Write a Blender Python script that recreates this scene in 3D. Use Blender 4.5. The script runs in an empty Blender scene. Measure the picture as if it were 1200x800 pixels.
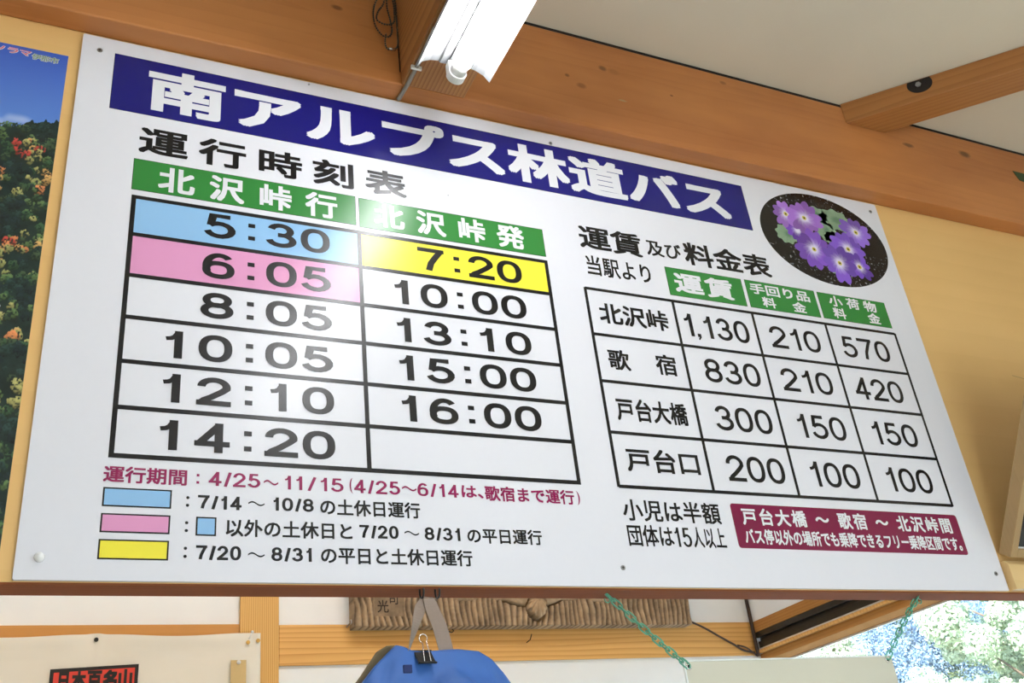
import bpy, bmesh, math, random
import numpy as np
from mathutils import Vector, Matrix

# ------------------------------------------------------------------ camera, world, sun, exposure
SC = bpy.context.scene
COL = SC.collection
Z0 = 2.0            # height of the notice board's lower edge above the floor; all heights below are given from it
cam = bpy.data.cameras.new('camera')
cam.sensor_width = 36.0
cam.lens = 1172.576 / 1200 * 36.0
cam.clip_start = 0.02
cam.clip_end = 400
co = bpy.data.objects.new('camera', cam)
COL.objects.link(co)
right = Vector((0.9069407, -0.40688236, -0.10911147))
down = Vector((0.10915672, 0.47715375, -0.8720144))
fwd = Vector((0.40687023, 0.7789551, 0.4771641))
M = Matrix((right, -down, -fwd)).transposed().to_4x4()
M.translation = (0.02596, -1.39416, Z0 - 0.41247)
co.matrix_world = M
SC.camera = co

W = bpy.data.worlds.new('sky')
SC.world = W
W.use_nodes = True
nt = W.node_tree
bg = nt.nodes['Background']
tc = nt.nodes.new('ShaderNodeTexCoord')
sep = nt.nodes.new('ShaderNodeSeparateXYZ')
rmp = nt.nodes.new('ShaderNodeValToRGB')
rmp.color_ramp.elements[0].position = 0.0
rmp.color_ramp.elements[0].color = (0.80, 0.88, 1.0, 1)
rmp.color_ramp.elements[1].position = 0.9
rmp.color_ramp.elements[1].color = (0.42, 0.62, 1.0, 1)
nt.links.new(tc.outputs['Generated'], sep.inputs[0])
nt.links.new(sep.outputs['Z'], rmp.inputs[0])
nt.links.new(rmp.outputs[0], bg.inputs[0])
bg.inputs[1].default_value = 3.6

sun = bpy.data.lights.new('sun', 'SUN')
sun.energy = 11.0
sun.angle = math.radians(0.6)
sun.color = (1.0, 0.96, 0.88)
so = bpy.data.objects.new('sun', sun)
so.location = (-4, -6, 12)
so.rotation_euler = Vector((0.62, 0.42, -0.66)).to_track_quat('-Z', 'Y').to_euler()
COL.objects.link(so)

SC.view_settings.view_transform = 'Standard'
SC.view_settings.look = 'None'
SC.view_settings.gamma = 1.0
SC.view_settings.use_curve_mapping = False
SC.view_settings.exposure = 0.98

TUBE_POWER = 27.0

random.seed(7)
rng = np.random.default_rng(11)

# ------------------------------------------------------------------ materials
def new_mat(name):
    m = bpy.data.materials.new(name)
    m.use_nodes = True
    return m, m.node_tree, m.node_tree.nodes['Principled BSDF']

def plain(name, c, rough=0.5, metal=0.0, spec=0.5, noise=0.0, nscale=30.0, bump=0.0, coat=0.0):
    m, t, b = new_mat(name)
    b.inputs['Base Color'].default_value = (*c, 1)
    b.inputs['Roughness'].default_value = rough
    b.inputs['Metallic'].default_value = metal
    b.inputs['Specular IOR Level'].default_value = spec
    b.inputs['Coat Weight'].default_value = coat
    if noise or bump:
        tc = t.nodes.new('ShaderNodeTexCoord')
        n = t.nodes.new('ShaderNodeTexNoise')
        n.inputs['Scale'].default_value = nscale
        n.inputs['Detail'].default_value = 5
        t.links.new(tc.outputs['Object'], n.inputs['Vector'])
        if noise:
            mx = t.nodes.new('ShaderNodeMix'); mx.data_type = 'RGBA'
            mx.inputs[6].default_value = (*[max(0, x * (1 - noise)) for x in c], 1)
            mx.inputs[7].default_value = (*[min(1, x * (1 + noise)) for x in c], 1)
            t.links.new(n.outputs['Fac'], mx.inputs[0])
            t.links.new(mx.outputs[2], b.inputs['Base Color'])
        if bump:
            bp = t.nodes.new('ShaderNodeBump')
            bp.inputs['Strength'].default_value = bump
            bp.inputs['Distance'].default_value = 0.001
            t.links.new(n.outputs['Fac'], bp.inputs['Height'])
            t.links.new(bp.outputs[0], b.inputs['Normal'])
    return m

def wood(name, light, dark, axis='X', period=0.009, contrast=0.6, centre=(0, 0.25, 0.1), rough=0.45, mottle=0.25, distort=1.5, knots=(), spec=0.4):
    """timber: growth rings round an axis that runs along the grain, large soft mottling, optional knots"""
    m, t, b = new_mat(name)
    N, Lk = t.nodes, t.links
    tc = N.new('ShaderNodeTexCoord')
    mp = N.new('ShaderNodeMapping')
    s = [1, 1, 1]; s['XYZ'.index(axis)] = 0.06
    mp.inputs['Scale'].default_value = s
    mp.inputs['Location'].default_value = centre
    Lk.new(tc.outputs['Object'], mp.inputs['Vector'])
    nz = N.new('ShaderNodeTexNoise'); nz.inputs['Scale'].default_value = 9; nz.inputs['Detail'].default_value = 3
    Lk.new(mp.outputs[0], nz.inputs['Vector'])
    sub = N.new('ShaderNodeVectorMath'); sub.operation = 'SUBTRACT'; sub.inputs[1].default_value = (0.5, 0.5, 0.5)
    Lk.new(nz.outputs['Color'], sub.inputs[0])
    sc = N.new('ShaderNodeVectorMath'); sc.operation = 'SCALE'; sc.inputs['Scale'].default_value = 0.03 * distort
    Lk.new(sub.outputs[0], sc.inputs[0])
    ad = N.new('ShaderNodeVectorMath'); ad.operation = 'ADD'
    Lk.new(mp.outputs[0], ad.inputs[0]); Lk.new(sc.outputs[0], ad.inputs[1])
    wv = N.new('ShaderNodeTexWave'); wv.wave_type = 'RINGS'; wv.rings_direction = axis; wv.wave_profile = 'SAW'
    wv.inputs['Scale'].default_value = 6.283 / 20 / period
    wv.inputs['Distortion'].default_value = 1.0
    wv.inputs['Detail'].default_value = 2
    wv.inputs['Detail Scale'].default_value = 0.4
    Lk.new(ad.outputs[0], wv.inputs['Vector'])
    fine = N.new('ShaderNodeTexNoise'); fine.inputs['Scale'].default_value = 220; fine.inputs['Detail'].default_value = 2
    Lk.new(mp.outputs[0], fine.inputs['Vector'])
    pw = N.new('ShaderNodeMath'); pw.operation = 'POWER'; pw.inputs[1].default_value = 2.2
    Lk.new(wv.outputs['Fac'], pw.inputs[0])
    mu = N.new('ShaderNodeMath'); mu.operation = 'MULTIPLY_ADD'; mu.inputs[1].default_value = contrast
    fm = N.new('ShaderNodeMath'); fm.operation = 'MULTIPLY'; fm.inputs[1].default_value = 0.18 * contrast + 0.04
    Lk.new(fine.outputs['Fac'], fm.inputs[0])
    Lk.new(pw.outputs[0], mu.inputs[0]); Lk.new(fm.outputs[0], mu.inputs[2])
    mot = N.new('ShaderNodeTexNoise'); mot.inputs['Scale'].default_value = 7; mot.inputs['Detail'].default_value = 4
    mp2 = N.new('ShaderNodeMapping'); s2 = [1, 1, 1]; s2['XYZ'.index(axis)] = 0.35; mp2.inputs['Scale'].default_value = s2
    Lk.new(tc.outputs['Object'], mp2.inputs['Vector']); Lk.new(mp2.outputs[0], mot.inputs['Vector'])
    mo = N.new('ShaderNodeMapRange'); mo.inputs[1].default_value = 0.35; mo.inputs[2].default_value = 0.7
    mo.inputs[3].default_value = 0; mo.inputs[4].default_value = mottle
    Lk.new(mot.outputs['Fac'], mo.inputs[0])
    sm = N.new('ShaderNodeMath'); sm.operation = 'ADD'; sm.use_clamp = True
    Lk.new(mu.outputs[0], sm.inputs[0]); Lk.new(mo.outputs[0], sm.inputs[1])
    mx = N.new('ShaderNodeMix'); mx.data_type = 'RGBA'
    mx.inputs[6].default_value = (*light, 1); mx.inputs[7].default_value = (*dark, 1)
    Lk.new(sm.outputs[0], mx.inputs[0])
    last = mx.outputs[2]
    for (kx, ky, kz, rx, rz, kc) in knots:
        off = N.new('ShaderNodeVectorMath'); off.operation = 'SUBTRACT'; off.inputs[1].default_value = (kx, ky, kz)
        Lk.new(tc.outputs['Object'], off.inputs[0])
        wob = N.new('ShaderNodeVectorMath'); wob.operation = 'SCALE'; wob.inputs['Scale'].default_value = 0.25 * rx
        nn = N.new('ShaderNodeTexNoise'); nn.inputs['Scale'].default_value = 60
        Lk.new(tc.outputs['Object'], nn.inputs['Vector']); 
        s3 = N.new('ShaderNodeVectorMath'); s3.operation = 'SUBTRACT'; s3.inputs[1].default_value = (0.5, 0.5, 0.5)
        Lk.new(nn.outputs['Color'], s3.inputs[0]); Lk.new(s3.outputs[0], wob.inputs[0])
        a2 = N.new('ShaderNodeVectorMath'); a2.operation = 'ADD'
        Lk.new(off.outputs[0], a2.inputs[0]); Lk.new(wob.outputs[0], a2.inputs[1])
        dv = N.new('ShaderNodeVectorMath'); dv.operation = 'MULTIPLY'; dv.inputs[1].default_value = (1 / rx, 1 / 0.03, 1 / rz)
        Lk.new(a2.outputs[0], dv.inputs[0])
        ln = N.new('ShaderNodeVectorMath'); ln.operation = 'LENGTH'
        Lk.new(dv.outputs[0], ln.inputs[0])
        mr = N.new('ShaderNodeMapRange'); mr.inputs[1].default_value = 0.55; mr.inputs[2].default_value = 1.15
        mr.inputs[3].default_value = 0.85; mr.inputs[4].default_value = 0
        Lk.new(ln.outputs['Value'], mr.inputs[0])
        m2 = N.new('ShaderNodeMix'); m2.data_type = 'RGBA'
        Lk.new(mr.outputs[0], m2.inputs[0]); Lk.new(last, m2.inputs[6]); m2.inputs[7].default_value = (*kc, 1)
        last = m2.outputs[2]
    Lk.new(last, b.inputs['Base Color'])
    b.inputs['Roughness'].default_value = rough
    b.inputs['Specular IOR Level'].default_value = spec
    bp = N.new('ShaderNodeBump'); bp.inputs['Strength'].default_value = 0.15; bp.inputs['Distance'].default_value = 0.001
    Lk.new(sm.outputs[0], bp.inputs['Height']); Lk.new(bp.outputs[0], b.inputs['Normal'])
    return m

def vcol(name, rough=0.3, spec=0.5):
    m, t, b = new_mat(name)
    a = t.nodes.new('ShaderNodeAttribute'); a.attribute_name = 'Col'
    t.links.new(a.outputs['Color'], b.inputs['Base Color'])
    b.inputs['Roughness'].default_value = rough
    b.inputs['Specular IOR Level'].default_value = spec
    return m

def s2l(r, g, b):
    f = lambda c: (c / 255) / 12.92 if c <= 10 else (((c / 255) + 0.055) / 1.055) ** 2.4
    return (f(r), f(g), f(b))

GR, GS = 0.27, 0.5       # the laminated face of the board: one gloss for all printed colours
def ink(name, rgb):
    return plain(name, s2l(*rgb), rough=GR, spec=GS)

BEAM_L, BEAM_D = (0.56, 0.225, 0.070), (0.32, 0.10, 0.028)
dk = (0.17, 0.06, 0.02)
M_ = dict(
    beam=wood('beam_wood', BEAM_L, BEAM_D, 'X', 0.016, 0.13, (0, 0.10, -1.10), mottle=0.62, distort=4, knots=[
        (1.042, -0.04, 1.148, 0.011, 0.008, dk), (0.978, -0.04, 1.079, 0.013, 0.008, (0.26, 0.09, 0.03)), (0.946, -0.04, 1.10, 0.006, 0.005, dk),
        (1.078, -0.04, 1.0635, 0.012, 0.003, (0.40, 0.30, 0.15)), (0.441, -0.04, 1.13, 0.012, 0.007, dk), (1.3796, -0.04, 1.202, 0.01, 0.006, (0.25, 0.09, 0.03)),
        (2.159, -0.04, 1.17, 0.022, 0.011, (0.12, 0.05, 0.02)), (1.95, -0.04, 1.15, 0.02, 0.007, (0.14, 0.055, 0.02)), (1.2164, -0.04, 1.1165, 0.005, 0.003, dk), (1.07, -0.04, 1.146, 0.016, 0.009, (0.36, 0.13, 0.04))]),
    cross=wood('cross_beam_wood', (0.50, 0.235, 0.08), (0.27, 0.10, 0.028), 'Y', 0.0078, 0.75, (0.22, 0, 0.137), mottle=0.15, distort=0.5),
    brace=wood('brace_wood', (0.44, 0.19, 0.055), (0.26, 0.09, 0.025), 'X', 0.012, 0.4, (0, 0.3, 0.12), mottle=0.3),
    lintel=wood('lintel_wood', (0.27, 0.085, 0.035), (0.17, 0.05, 0.018), 'X', 0.008, 0.3, (0, 0.25, 0.1), mottle=0.4, rough=0.8, spec=0.15),
    laminate=wood('laminate_board', (0.79, 0.50, 0.195), (0.66, 0.39, 0.135), 'X', 0.035, 0.12, (0, 0.9, 0.1), mottle=0.3, distort=1.2, rough=0.5),
    rail=wood('rail_wood', (0.78, 0.46, 0.155), (0.56, 0.27, 0.07), 'X', 0.016, 0.8, (0, -1.46, -0.10), mottle=0.12, distort=2.2),
    rail2=wood('left_rail_wood', (0.62, 0.30, 0.085), (0.52, 0.235, 0.06), 'X', 0.016, 0.25, (0, -1.4, 0.1), mottle=0.3, distort=2.0),
    post=wood('post_wood', (0.78, 0.49, 0.17), (0.54, 0.27, 0.065), 'Z', 0.0062, 0.95, (-0.50, -1.50, 0), mottle=0.1, distort=0.35),
    winwood=wood('window_trim_wood', (0.46, 0.225, 0.07), (0.30, 0.125, 0.035), 'Y', 0.010, 0.5, (0.2, 0, 0.1), mottle=0.2, rough=0.85, spec=0.08),
    frame=wood('frame_wood', (0.40, 0.26, 0.115), (0.33, 0.205, 0.085), 'Z', 0.006, 0.35, (0.1, 0.1, 0), mottle=0.1),
    ledge=wood('ledge_wood', (0.72, 0.50, 0.23), (0.62, 0.40, 0.16), 'X', 0.01, 0.3, (0, 0.2, 0.1), mottle=0.1),
    ceiling=plain('ceiling_board', (0.70, 0.635, 0.51), 0.85, noise=0.05, nscale=4),
    plaster=plain('white_plaster', (0.84, 0.865, 0.89), 0.85, noise=0.03, nscale=12, bump=0.15),
    panel=plain('board_laminate', s2l(221, 221, 229), GR, spec=GS, noise=0.012, nscale=90),
    edge=plain('board_edge', s2l(190, 190, 195), 0.4),
    black=ink('black_ink', (16, 16, 20)), navy=ink('navy_ink', (18, 18, 112)), green=ink('green_ink', (48, 128, 56)),
    white=ink('white_print', (222, 222, 229)), blue=ink('light_blue_ink', (142, 187, 228)), pink=ink('pink_ink', (219, 150, 192)),
    yellow=ink('yellow_ink', (240, 226, 66)), maroon=ink('maroon_ink', (122, 20, 62)), crimson=ink('crimson_ink', (142, 28, 82)),
    screw=plain('screw_steel', (0.35, 0.35, 0.36), 0.35, 0.9), cap=plain('clear_cap', (0.8, 0.8, 0.8), 0.15),
    steel=plain('bright_steel', (0.75, 0.73, 0.70), 0.25, 1.0), brass=plain('brass', (0.6, 0.42, 0.15), 0.35, 1.0),
    blackmetal=plain('black_metal', (0.012, 0.012, 0.012), 0.35), silverline=plain('aluminium', (0.8, 0.8, 0.82), 0.3, 0.6),
    darkframe=plain('dark_bronze_window_metal', (0.035, 0.028, 0.02), 0.35, 0.3), gap=plain('dark_gap', (0.015, 0.01, 0.008), 0.9),
    reflector=plain('enamelled_reflector', (0.33, 0.335, 0.34), 0.45), socket=plain('socket_plastic', (0.72, 0.72, 0.70), 0.4),
    cable=plain('grey_cable', (0.27, 0.25, 0.21), 0.6), clipw=plain('cable_clip_white', (0.8, 0.78, 0.72), 0.5),
    cord=plain('brown_cord', (0.06, 0.035, 0.025), 0.6), bead=plain('bead_chain_metal', (0.10, 0.10, 0.08), 0.35, 0.7),
    chain=plain('green_coated_chain', s2l(92, 168, 140), 0.4, noise=0.1, nscale=60),
    hangboard=plain('glossy_beige_sheet', s2l(206, 203, 186), 0.08, spec=0.6), hangedge=plain('sheet_edge', (0.75, 0.78, 0.76), 0.3),
    bag=plain('blue_nylon', s2l(58, 104, 178), 0.55, noise=0.16, nscale=14, bump=0.3), olive=plain('olive_canvas', s2l(104, 92, 66), 0.8, noise=0.1, nscale=40),
    strap=plain('grey_webbing', s2l(148, 130, 118), 0.75, noise=0.06, nscale=200, bump=0.3), bagdark=plain('navy_webbing', s2l(24, 44, 100), 0.7),
    cloth=plain('cotton_cloth', s2l(229, 225, 214), 0.9, noise=0.03, nscale=8, bump=0.2), labred=plain('red_print', s2l(216, 66, 52), 0.7),
    labblack=plain('black_print', s2l(24, 26, 26), 0.7), card=plain('tan_card', s2l(205, 180, 128), 0.8, noise=0.05, nscale=60),
    flowerbg=None, poster=vcol('poster_print', 0.28), flower=vcol('flower_print', GR, GS),
    carvecol=vcol('weathered_wood_shaded_grooves', 0.75, 0.3), carve=plain('weathered_carving_wood', (0.30, 0.215, 0.125), 0.75, noise=0.28, nscale=26, bump=0.4), carveline=plain('carved_groove', (0.03, 0.02, 0.014), 0.9),
    floor=wood('floor_boards', (0.66, 0.58, 0.46), (0.56, 0.47, 0.35), 'X', 0.02, 0.4, (0, 0.5, 0.3)),
    nearwall=plain('room_wall', (0.78, 0.75, 0.68), 0.85, noise=0.04, nscale=3), ground=plain('grass_ground', (0.10, 0.13, 0.06), 0.95, noise=0.3, nscale=2), bounce_yard=plain('pale_bounce_gravel', (0.50, 0.48, 0.45), 0.95, noise=0.1, nscale=9),
    bark=plain('bark', (0.12, 0.085, 0.06), 0.9, noise=0.3, nscale=12), darkglass=plain('picture_glass', (0.02, 0.022, 0.025), 0.12, spec=0.6),
    teal=plain('green_scrap', (0.03, 0.06, 0.02), 0.6),
)
# dark flower-photo background with pale specks
m, t, b = new_mat('photo_dark_ground')
tcn = t.nodes.new('ShaderNodeTexCoord'); n1 = t.nodes.new('ShaderNodeTexNoise'); n1.inputs['Scale'].default_value = 150; n1.inputs['Detail'].default_value = 3
n2 = t.nodes.new('ShaderNodeTexNoise'); n2.inputs['Scale'].default_value = 14
r1 = t.nodes.new('ShaderNodeMapRange'); r1.inputs[1].default_value = 0.60; r1.inputs[2].default_value = 0.70
r2 = t.nodes.new('ShaderNodeMapRange'); r2.inputs[1].default_value = 0.42; r2.inputs[2].default_value = 0.56
mm = t.nodes.new('ShaderNodeMath'); mm.operation = 'MULTIPLY'
mxx = t.nodes.new('ShaderNodeMix'); mxx.data_type = 'RGBA'; mxx.inputs[6].default_value = (*s2l(8, 8, 10), 1); mxx.inputs[7].default_value = (*s2l(185, 185, 190), 1)
t.links.new(tcn.outputs['Object'], n1.inputs[0]); t.links.new(tcn.outputs['Object'], n2.inputs[0])
t.links.new(n1.outputs['Fac'], r1.inputs[0]); t.links.new(n2.outputs['Fac'], r2.inputs[0])
t.links.new(r1.outputs[0], mm.inputs[0]); t.links.new(r2.outputs[0], mm.inputs[1]); t.links.new(mm.outputs[0], mxx.inputs[0])
t.links.new(mxx.outputs[2], b.inputs['Base Color']); b.inputs['Roughness'].default_value = GR
M_['flowerbg'] = m
# tube
m, t, b = new_mat('lit_tube')
b.inputs['Base Color'].default_value = (0.9, 0.9, 0.9, 1)
b.inputs['Emission Color'].default_value = (0.98, 0.985, 1.0, 1)
b.inputs['Emission Strength'].default_value = TUBE_POWER
M_['tube'] = m
# window glass: clear pane
m, t, b = new_mat('window_glass')
tr = t.nodes.new('ShaderNodeBsdfTransparent'); gl = t.nodes.new('ShaderNodeBsdfGlossy'); gl.inputs['Roughness'].default_value = 0.02
lw = t.nodes.new('ShaderNodeLayerWeight'); lw.inputs['Blend'].default_value = 0.5; pf = t.nodes.new('ShaderNodeMath'); pf.operation = 'POWER'; pf.inputs[1].default_value = 4.0
fr = t.nodes.new('ShaderNodeMath'); fr.operation = 'MULTIPLY_ADD'; fr.inputs[1].default_value = 0.6; fr.inputs[2].default_value = 0.04; t.links.new(lw.outputs['Facing'], pf.inputs[0]); t.links.new(pf.outputs[0], fr.inputs[0]); ms = t.nodes.new('ShaderNodeMixShader')
tr.inputs['Color'].default_value = (0.94, 0.97, 0.96, 1)
t.links.new(fr.outputs[0], ms.inputs[0]); t.links.new(tr.outputs[0], ms.inputs[1]); t.links.new(gl.outputs[0], ms.inputs[2])
t.links.new(ms.outputs[0], t.nodes['Material Output'].inputs['Surface'])
M_['glass'] = m
def leafmat(name, c1, c2, scale, trans=0.25):
    m, t, b = new_mat(name)
    tc = t.nodes.new('ShaderNodeTexCoord'); n = t.nodes.new('ShaderNodeTexNoise'); n.inputs['Scale'].default_value = scale
    mx = t.nodes.new('ShaderNodeMix'); mx.data_type = 'RGBA'; mx.inputs[6].default_value = (*c1, 1); mx.inputs[7].default_value = (*c2, 1)
    t.links.new(tc.outputs['Object'], n.inputs[0]); t.links.new(n.outputs['Fac'], mx.inputs[0]); t.links.new(mx.outputs[2], b.inputs['Base Color'])
    b.inputs['Roughness'].default_value = 0.5
    tl = t.nodes.new('ShaderNodeBsdfTranslucent'); t.links.new(mx.outputs[2], tl.inputs[0])
    ms = t.nodes.new('ShaderNodeMixShader'); ms.inputs[0].default_value = trans
    t.links.new(b.outputs[0], ms.inputs[1]); t.links.new(tl.outputs[0], ms.inputs[2]); t.links.new(ms.outputs[0], t.nodes['Material Output'].inputs['Surface'])
    return m
M_['leaf'] = leafmat('sunlit_leaves', (0.36, 0.44, 0.27), (0.52, 0.60, 0.42), 1.5)
M_['leaf2'] = leafmat('pale_leaves', (0.40, 0.47, 0.32), (0.56, 0.62, 0.48), 1.2)
M_['hazeleaf'] = leafmat('hillside_haze_tinted_leaves', (0.17, 0.25, 0.36), (0.25, 0.34, 0.44), 0.3, 0.1)  # blue of distant haze is mixed into the leaf colour

# ------------------------------------------------------------------ mesh helpers (coordinates are in metres, heights from the board's lower edge)
class MB:
    def __init__(s, org=(0, 0, 0)):
        s.v = []; s.f = []; s.o = Vector(org)
    def add(s, vs, fs):
        k = len(s.v)
        s.v += [tuple(Vector(p) - s.o) for p in vs]
        s.f += [tuple(i + k for i in f) for f in fs]
    def box(s, x0, x1, y0, y1, z0, z1):
        s.add([(x, y, z) for z in (z0, z1) for y in (y0, y1) for x in (x0, x1)],
              [(0, 2, 3, 1), (4, 5, 7, 6), (0, 1, 5, 4), (2, 6, 7, 3), (0, 4, 6, 2), (1, 3, 7, 5)])
        return s
    def rect(s, x0, x1, z0, z1, y):
        s.add([(x0, y, z0), (x1, y, z0), (x1, y, z1), (x0, y, z1)], [(0, 1, 2, 3)]); return s
    def prism(s, poly, d):
        """polygon of 3-D points swept by vector d"""
        n = len(poly); d = Vector(d)
        s.add([Vector(p) for p in poly] + [Vector(p) + d for p in poly],
              [tuple(range(n))[::-1], tuple(range(n, 2 * n))] + [(i, (i + 1) % n, n + (i + 1) % n, n + i) for i in range(n)])
        return s
    def tube(s, pts, r, n=8, closed=False, caps=True):
        pts = [Vector(p) for p in pts]; m = len(pts); vs = []; fs = []
        prev = None
        for i, p in enumerate(pts):
            a = pts[i - 1] if (i > 0 or closed) else p
            b = pts[(i + 1) % m] if (i < m - 1 or closed) else p
            tg = (b - a).normalized()
            if prev is None:
                u = tg.orthogonal().normalized()
            else:
                u = (prev - tg * prev.dot(tg)).normalized()
            prev = u; w = tg.cross(u)
            rr = r[i] if isinstance(r, (list, tuple)) else r
            vs += [p + (u * math.cos(2 * math.pi * j / n) + w * math.sin(2 * math.pi * j / n)) * rr for j in range(n)]
        for i in range(m if closed else m - 1):
            for j in range(n):
                fs.append((i * n + j, i * n + (j + 1) % n, ((i + 1) % m) * n + (j + 1) % n, ((i + 1) % m) * n + j))
        if caps and not closed:
            fs += [tuple(range(n))[::-1], tuple(range((m - 1) * n, m * n))]
        s.add(vs, fs); return s
    def ball(s, c, r, nu=8, nv=5):
        c = Vector(c); vs = [c + Vector((0, 0, r))]; fs = []
        for i in range(1, nv):
            th = math.pi * i / nv
            vs += [c + Vector((math.sin(th) * math.cos(2 * math.pi * j / nu), math.sin(th) * math.sin(2 * math.pi * j / nu), math.cos(th))) * r for j in range(nu)]
        vs.append(c - Vector((0, 0, r)))
        fs += [(0, 1 + j, 1 + (j + 1) % nu) for j in range(nu)]
        for i in range(nv - 2):
            fs += [(1 + i * nu + j, 1 + (i + 1) * nu + j, 1 + (i + 1) * nu + (j + 1) % nu, 1 + i * nu + (j + 1) % nu) for j in range(nu)]
        k = len(vs) - 1; fs += [(k, 1 + (nv - 2) * nu + (j + 1) % nu, 1 + (nv - 2) * nu + j) for j in range(nu)]
        s.add(vs, fs); return s
    def disc(s, x, z, y, rx, rz, n=24, depth=0.0):
        ring = [(x + rx * math.cos(-2 * math.pi * i / n), y, z + rz * math.sin(2 * math.pi * i / n)) for i in range(n)]
        if depth: return s.prism(ring, (0, depth, 0))
        s.add(ring, [tuple(range(n))]); return s

def obj(name, mb, mat, parent=None, smooth=False, bevel=0.0, seg=2, kind=None, label=None, col=None):
    me = bpy.data.meshes.new(name)
    me.from_pydata(mb.v, [], mb.f)
    me.materials.append(M_[mat] if isinstance(mat, str) else mat)
    if smooth:
        me.polygons.foreach_set('use_smooth', [True] * len(me.polygons))
    if col is not None:
        a = me.color_attributes.new('Col', 'FLOAT_COLOR', 'POINT')
        a.data.foreach_set('color', np.asarray(col, dtype=np.float32).ravel())
    me.update()
    o = bpy.data.objects.new(name, me)
    COL.objects.link(o)
    if parent: o.parent = parent
    else: o.location = (mb.o.x, mb.o.y, mb.o.z + Z0)
    if bevel:
        md = o.modifiers.new('bevel', 'BEVEL'); md.width = bevel; md.segments = seg; md.limit_method = 'ANGLE'
    if kind: o['kind'] = kind
    if label: o['label'] = label
    return o

def tag(o, label, cat, group=None):
    o['label'] = label; o['category'] = cat
    if group: o['group'] = group
    return o

def thing(name, label, cat, org, group=None):
    o = bpy.data.objects.new(name, None); COL.objects.link(o)
    o.empty_display_size = 0.05
    o.location = (org[0], org[1], org[2] + Z0)
    return tag(o, label, cat, group)

def struct(name, mb, mat, **k):
    return obj(name, mb, mat, kind='structure', **k)

# ------------------------------------------------------------------ room shell
CZ = 1.235          # ceiling height above the board's lower edge
FX0, FX1, NX0, NX1, NY0 = -2.4, 2.35, -2.5, 3.2, -3.7
FLZ = -Z0
# header wall that carries the board (laminate), above the wide opening
struct('wall_front', MB().box(NX0, FX1, 0.006, 0.056, -0.0012, CZ), 'laminate')
w_r = struct('wall_front_right', MB().box(FX1, NX1, 0.006, 0.10, FLZ, CZ), 'nearwall')
struct('wall_front_left', MB().box(NX0 - 0.1, FX0, 0.058, 0.15, FLZ, CZ), 'nearwall')
struct('trim_1', MB().box(NX0, FX1, 0.0062, 0.0558, -0.0045, -0.0013), 'lintel')
struct('ceiling', MB().box(NX0 - 0.1, NX1 + 0.1, NY0 - 0.1, 1.75, CZ, CZ + 0.08), 'ceiling')
struct('floor', MB().box(NX0 - 0.1, NX1 + 0.1, NY0 - 0.1, 1.75, FLZ - 0.1, FLZ), 'floor')
struct('wall_left', MB().box(NX0 - 0.1, NX0, NY0, 1.6, FLZ, CZ), 'nearwall')
# near right wall with its wide window, rear wall with a window
wr = MB(); X = (NX1, NX1 + 0.1)
wr.box(*X, NY0, -2.6, FLZ, CZ); wr.box(*X, -1.25, 0.1, FLZ, CZ); wr.box(*X, -2.6, -1.25, FLZ, -1.6); wr.box(*X, -2.6, -1.25, 0.15, CZ)
struct('wall_right', wr, 'nearwall')
wb = MB(); Yb = (NY0 - 0.1, NY0)
wb.box(NX0, .1, *Yb, FLZ, CZ); wb.box(2.1, NX1, *Yb, FLZ, CZ); wb.box(.1, 2.1, *Yb, FLZ, -1.9); wb.box(.1, 2.1, *Yb, 0.6, CZ)
struct('wall_rear', wb, 'nearwall')
for nm, org, sz, ax in (('window_2', (NX1 + 0.05, -2.6, -1.6), (1.35, 1.75), 'Y'), ('window_3', (.1, NY0 - 0.05, -1.9), (2.0, 2.5), 'X')):
    f = MB(org); g = MB(org); L_, H_ = sz
    for a0, a1, b0, b1 in ((0, L_, 0, .05), (0, L_, H_ - .05, H_), (0, .05, .05, H_ - .05), (L_ - .05, L_, .05, H_ - .05), (L_ / 2 - .03, L_ / 2 + .03, .05, H_ - .05)):
        if ax == 'Y': f.box(org[0] - .03, org[0] + .03, org[1] + a0, org[1] + a1, org[2] + b0, org[2] + b1)
        else: f.box(org[0] + a0, org[0] + a1, org[1] - .03, org[1] + .03, org[2] + b0, org[2] + b1)
    if ax == 'Y': g.box(org[0] - .003, org[0] + .003, org[1] + .05, org[1] + L_ - .05, org[2] + .05, org[2] + H_ - .05)
    else: g.box(org[0] + .05, org[0] + L_ - .05, org[1] - .003, org[1] + .003, org[2] + .05, org[2] + H_ - .05)
    wo = struct(nm, f, 'darkframe'); obj('pane', g, 'glass', wo)

# far room: end wall with white plaster fields, post and rails
struct('wall_far', MB().box(FX0 - 0.1, FX1, 1.512, 1.62, FLZ, CZ), 'plaster')
struct('trim_2', MB().box(0.566, 0.676, 1.50, 1.5115, FLZ, CZ), 'post', bevel=0.002)
struct('trim_3', MB().box(0.6765, FX1 - 0.001, 1.503, 1.5115, 0.207, 0.322), 'rail', bevel=0.002)
struct('trim_4', MB().box(FX0, 0.5655, 1.503, 1.5115, 0.207, 0.325), 'rail2', bevel=0.002)
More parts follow.
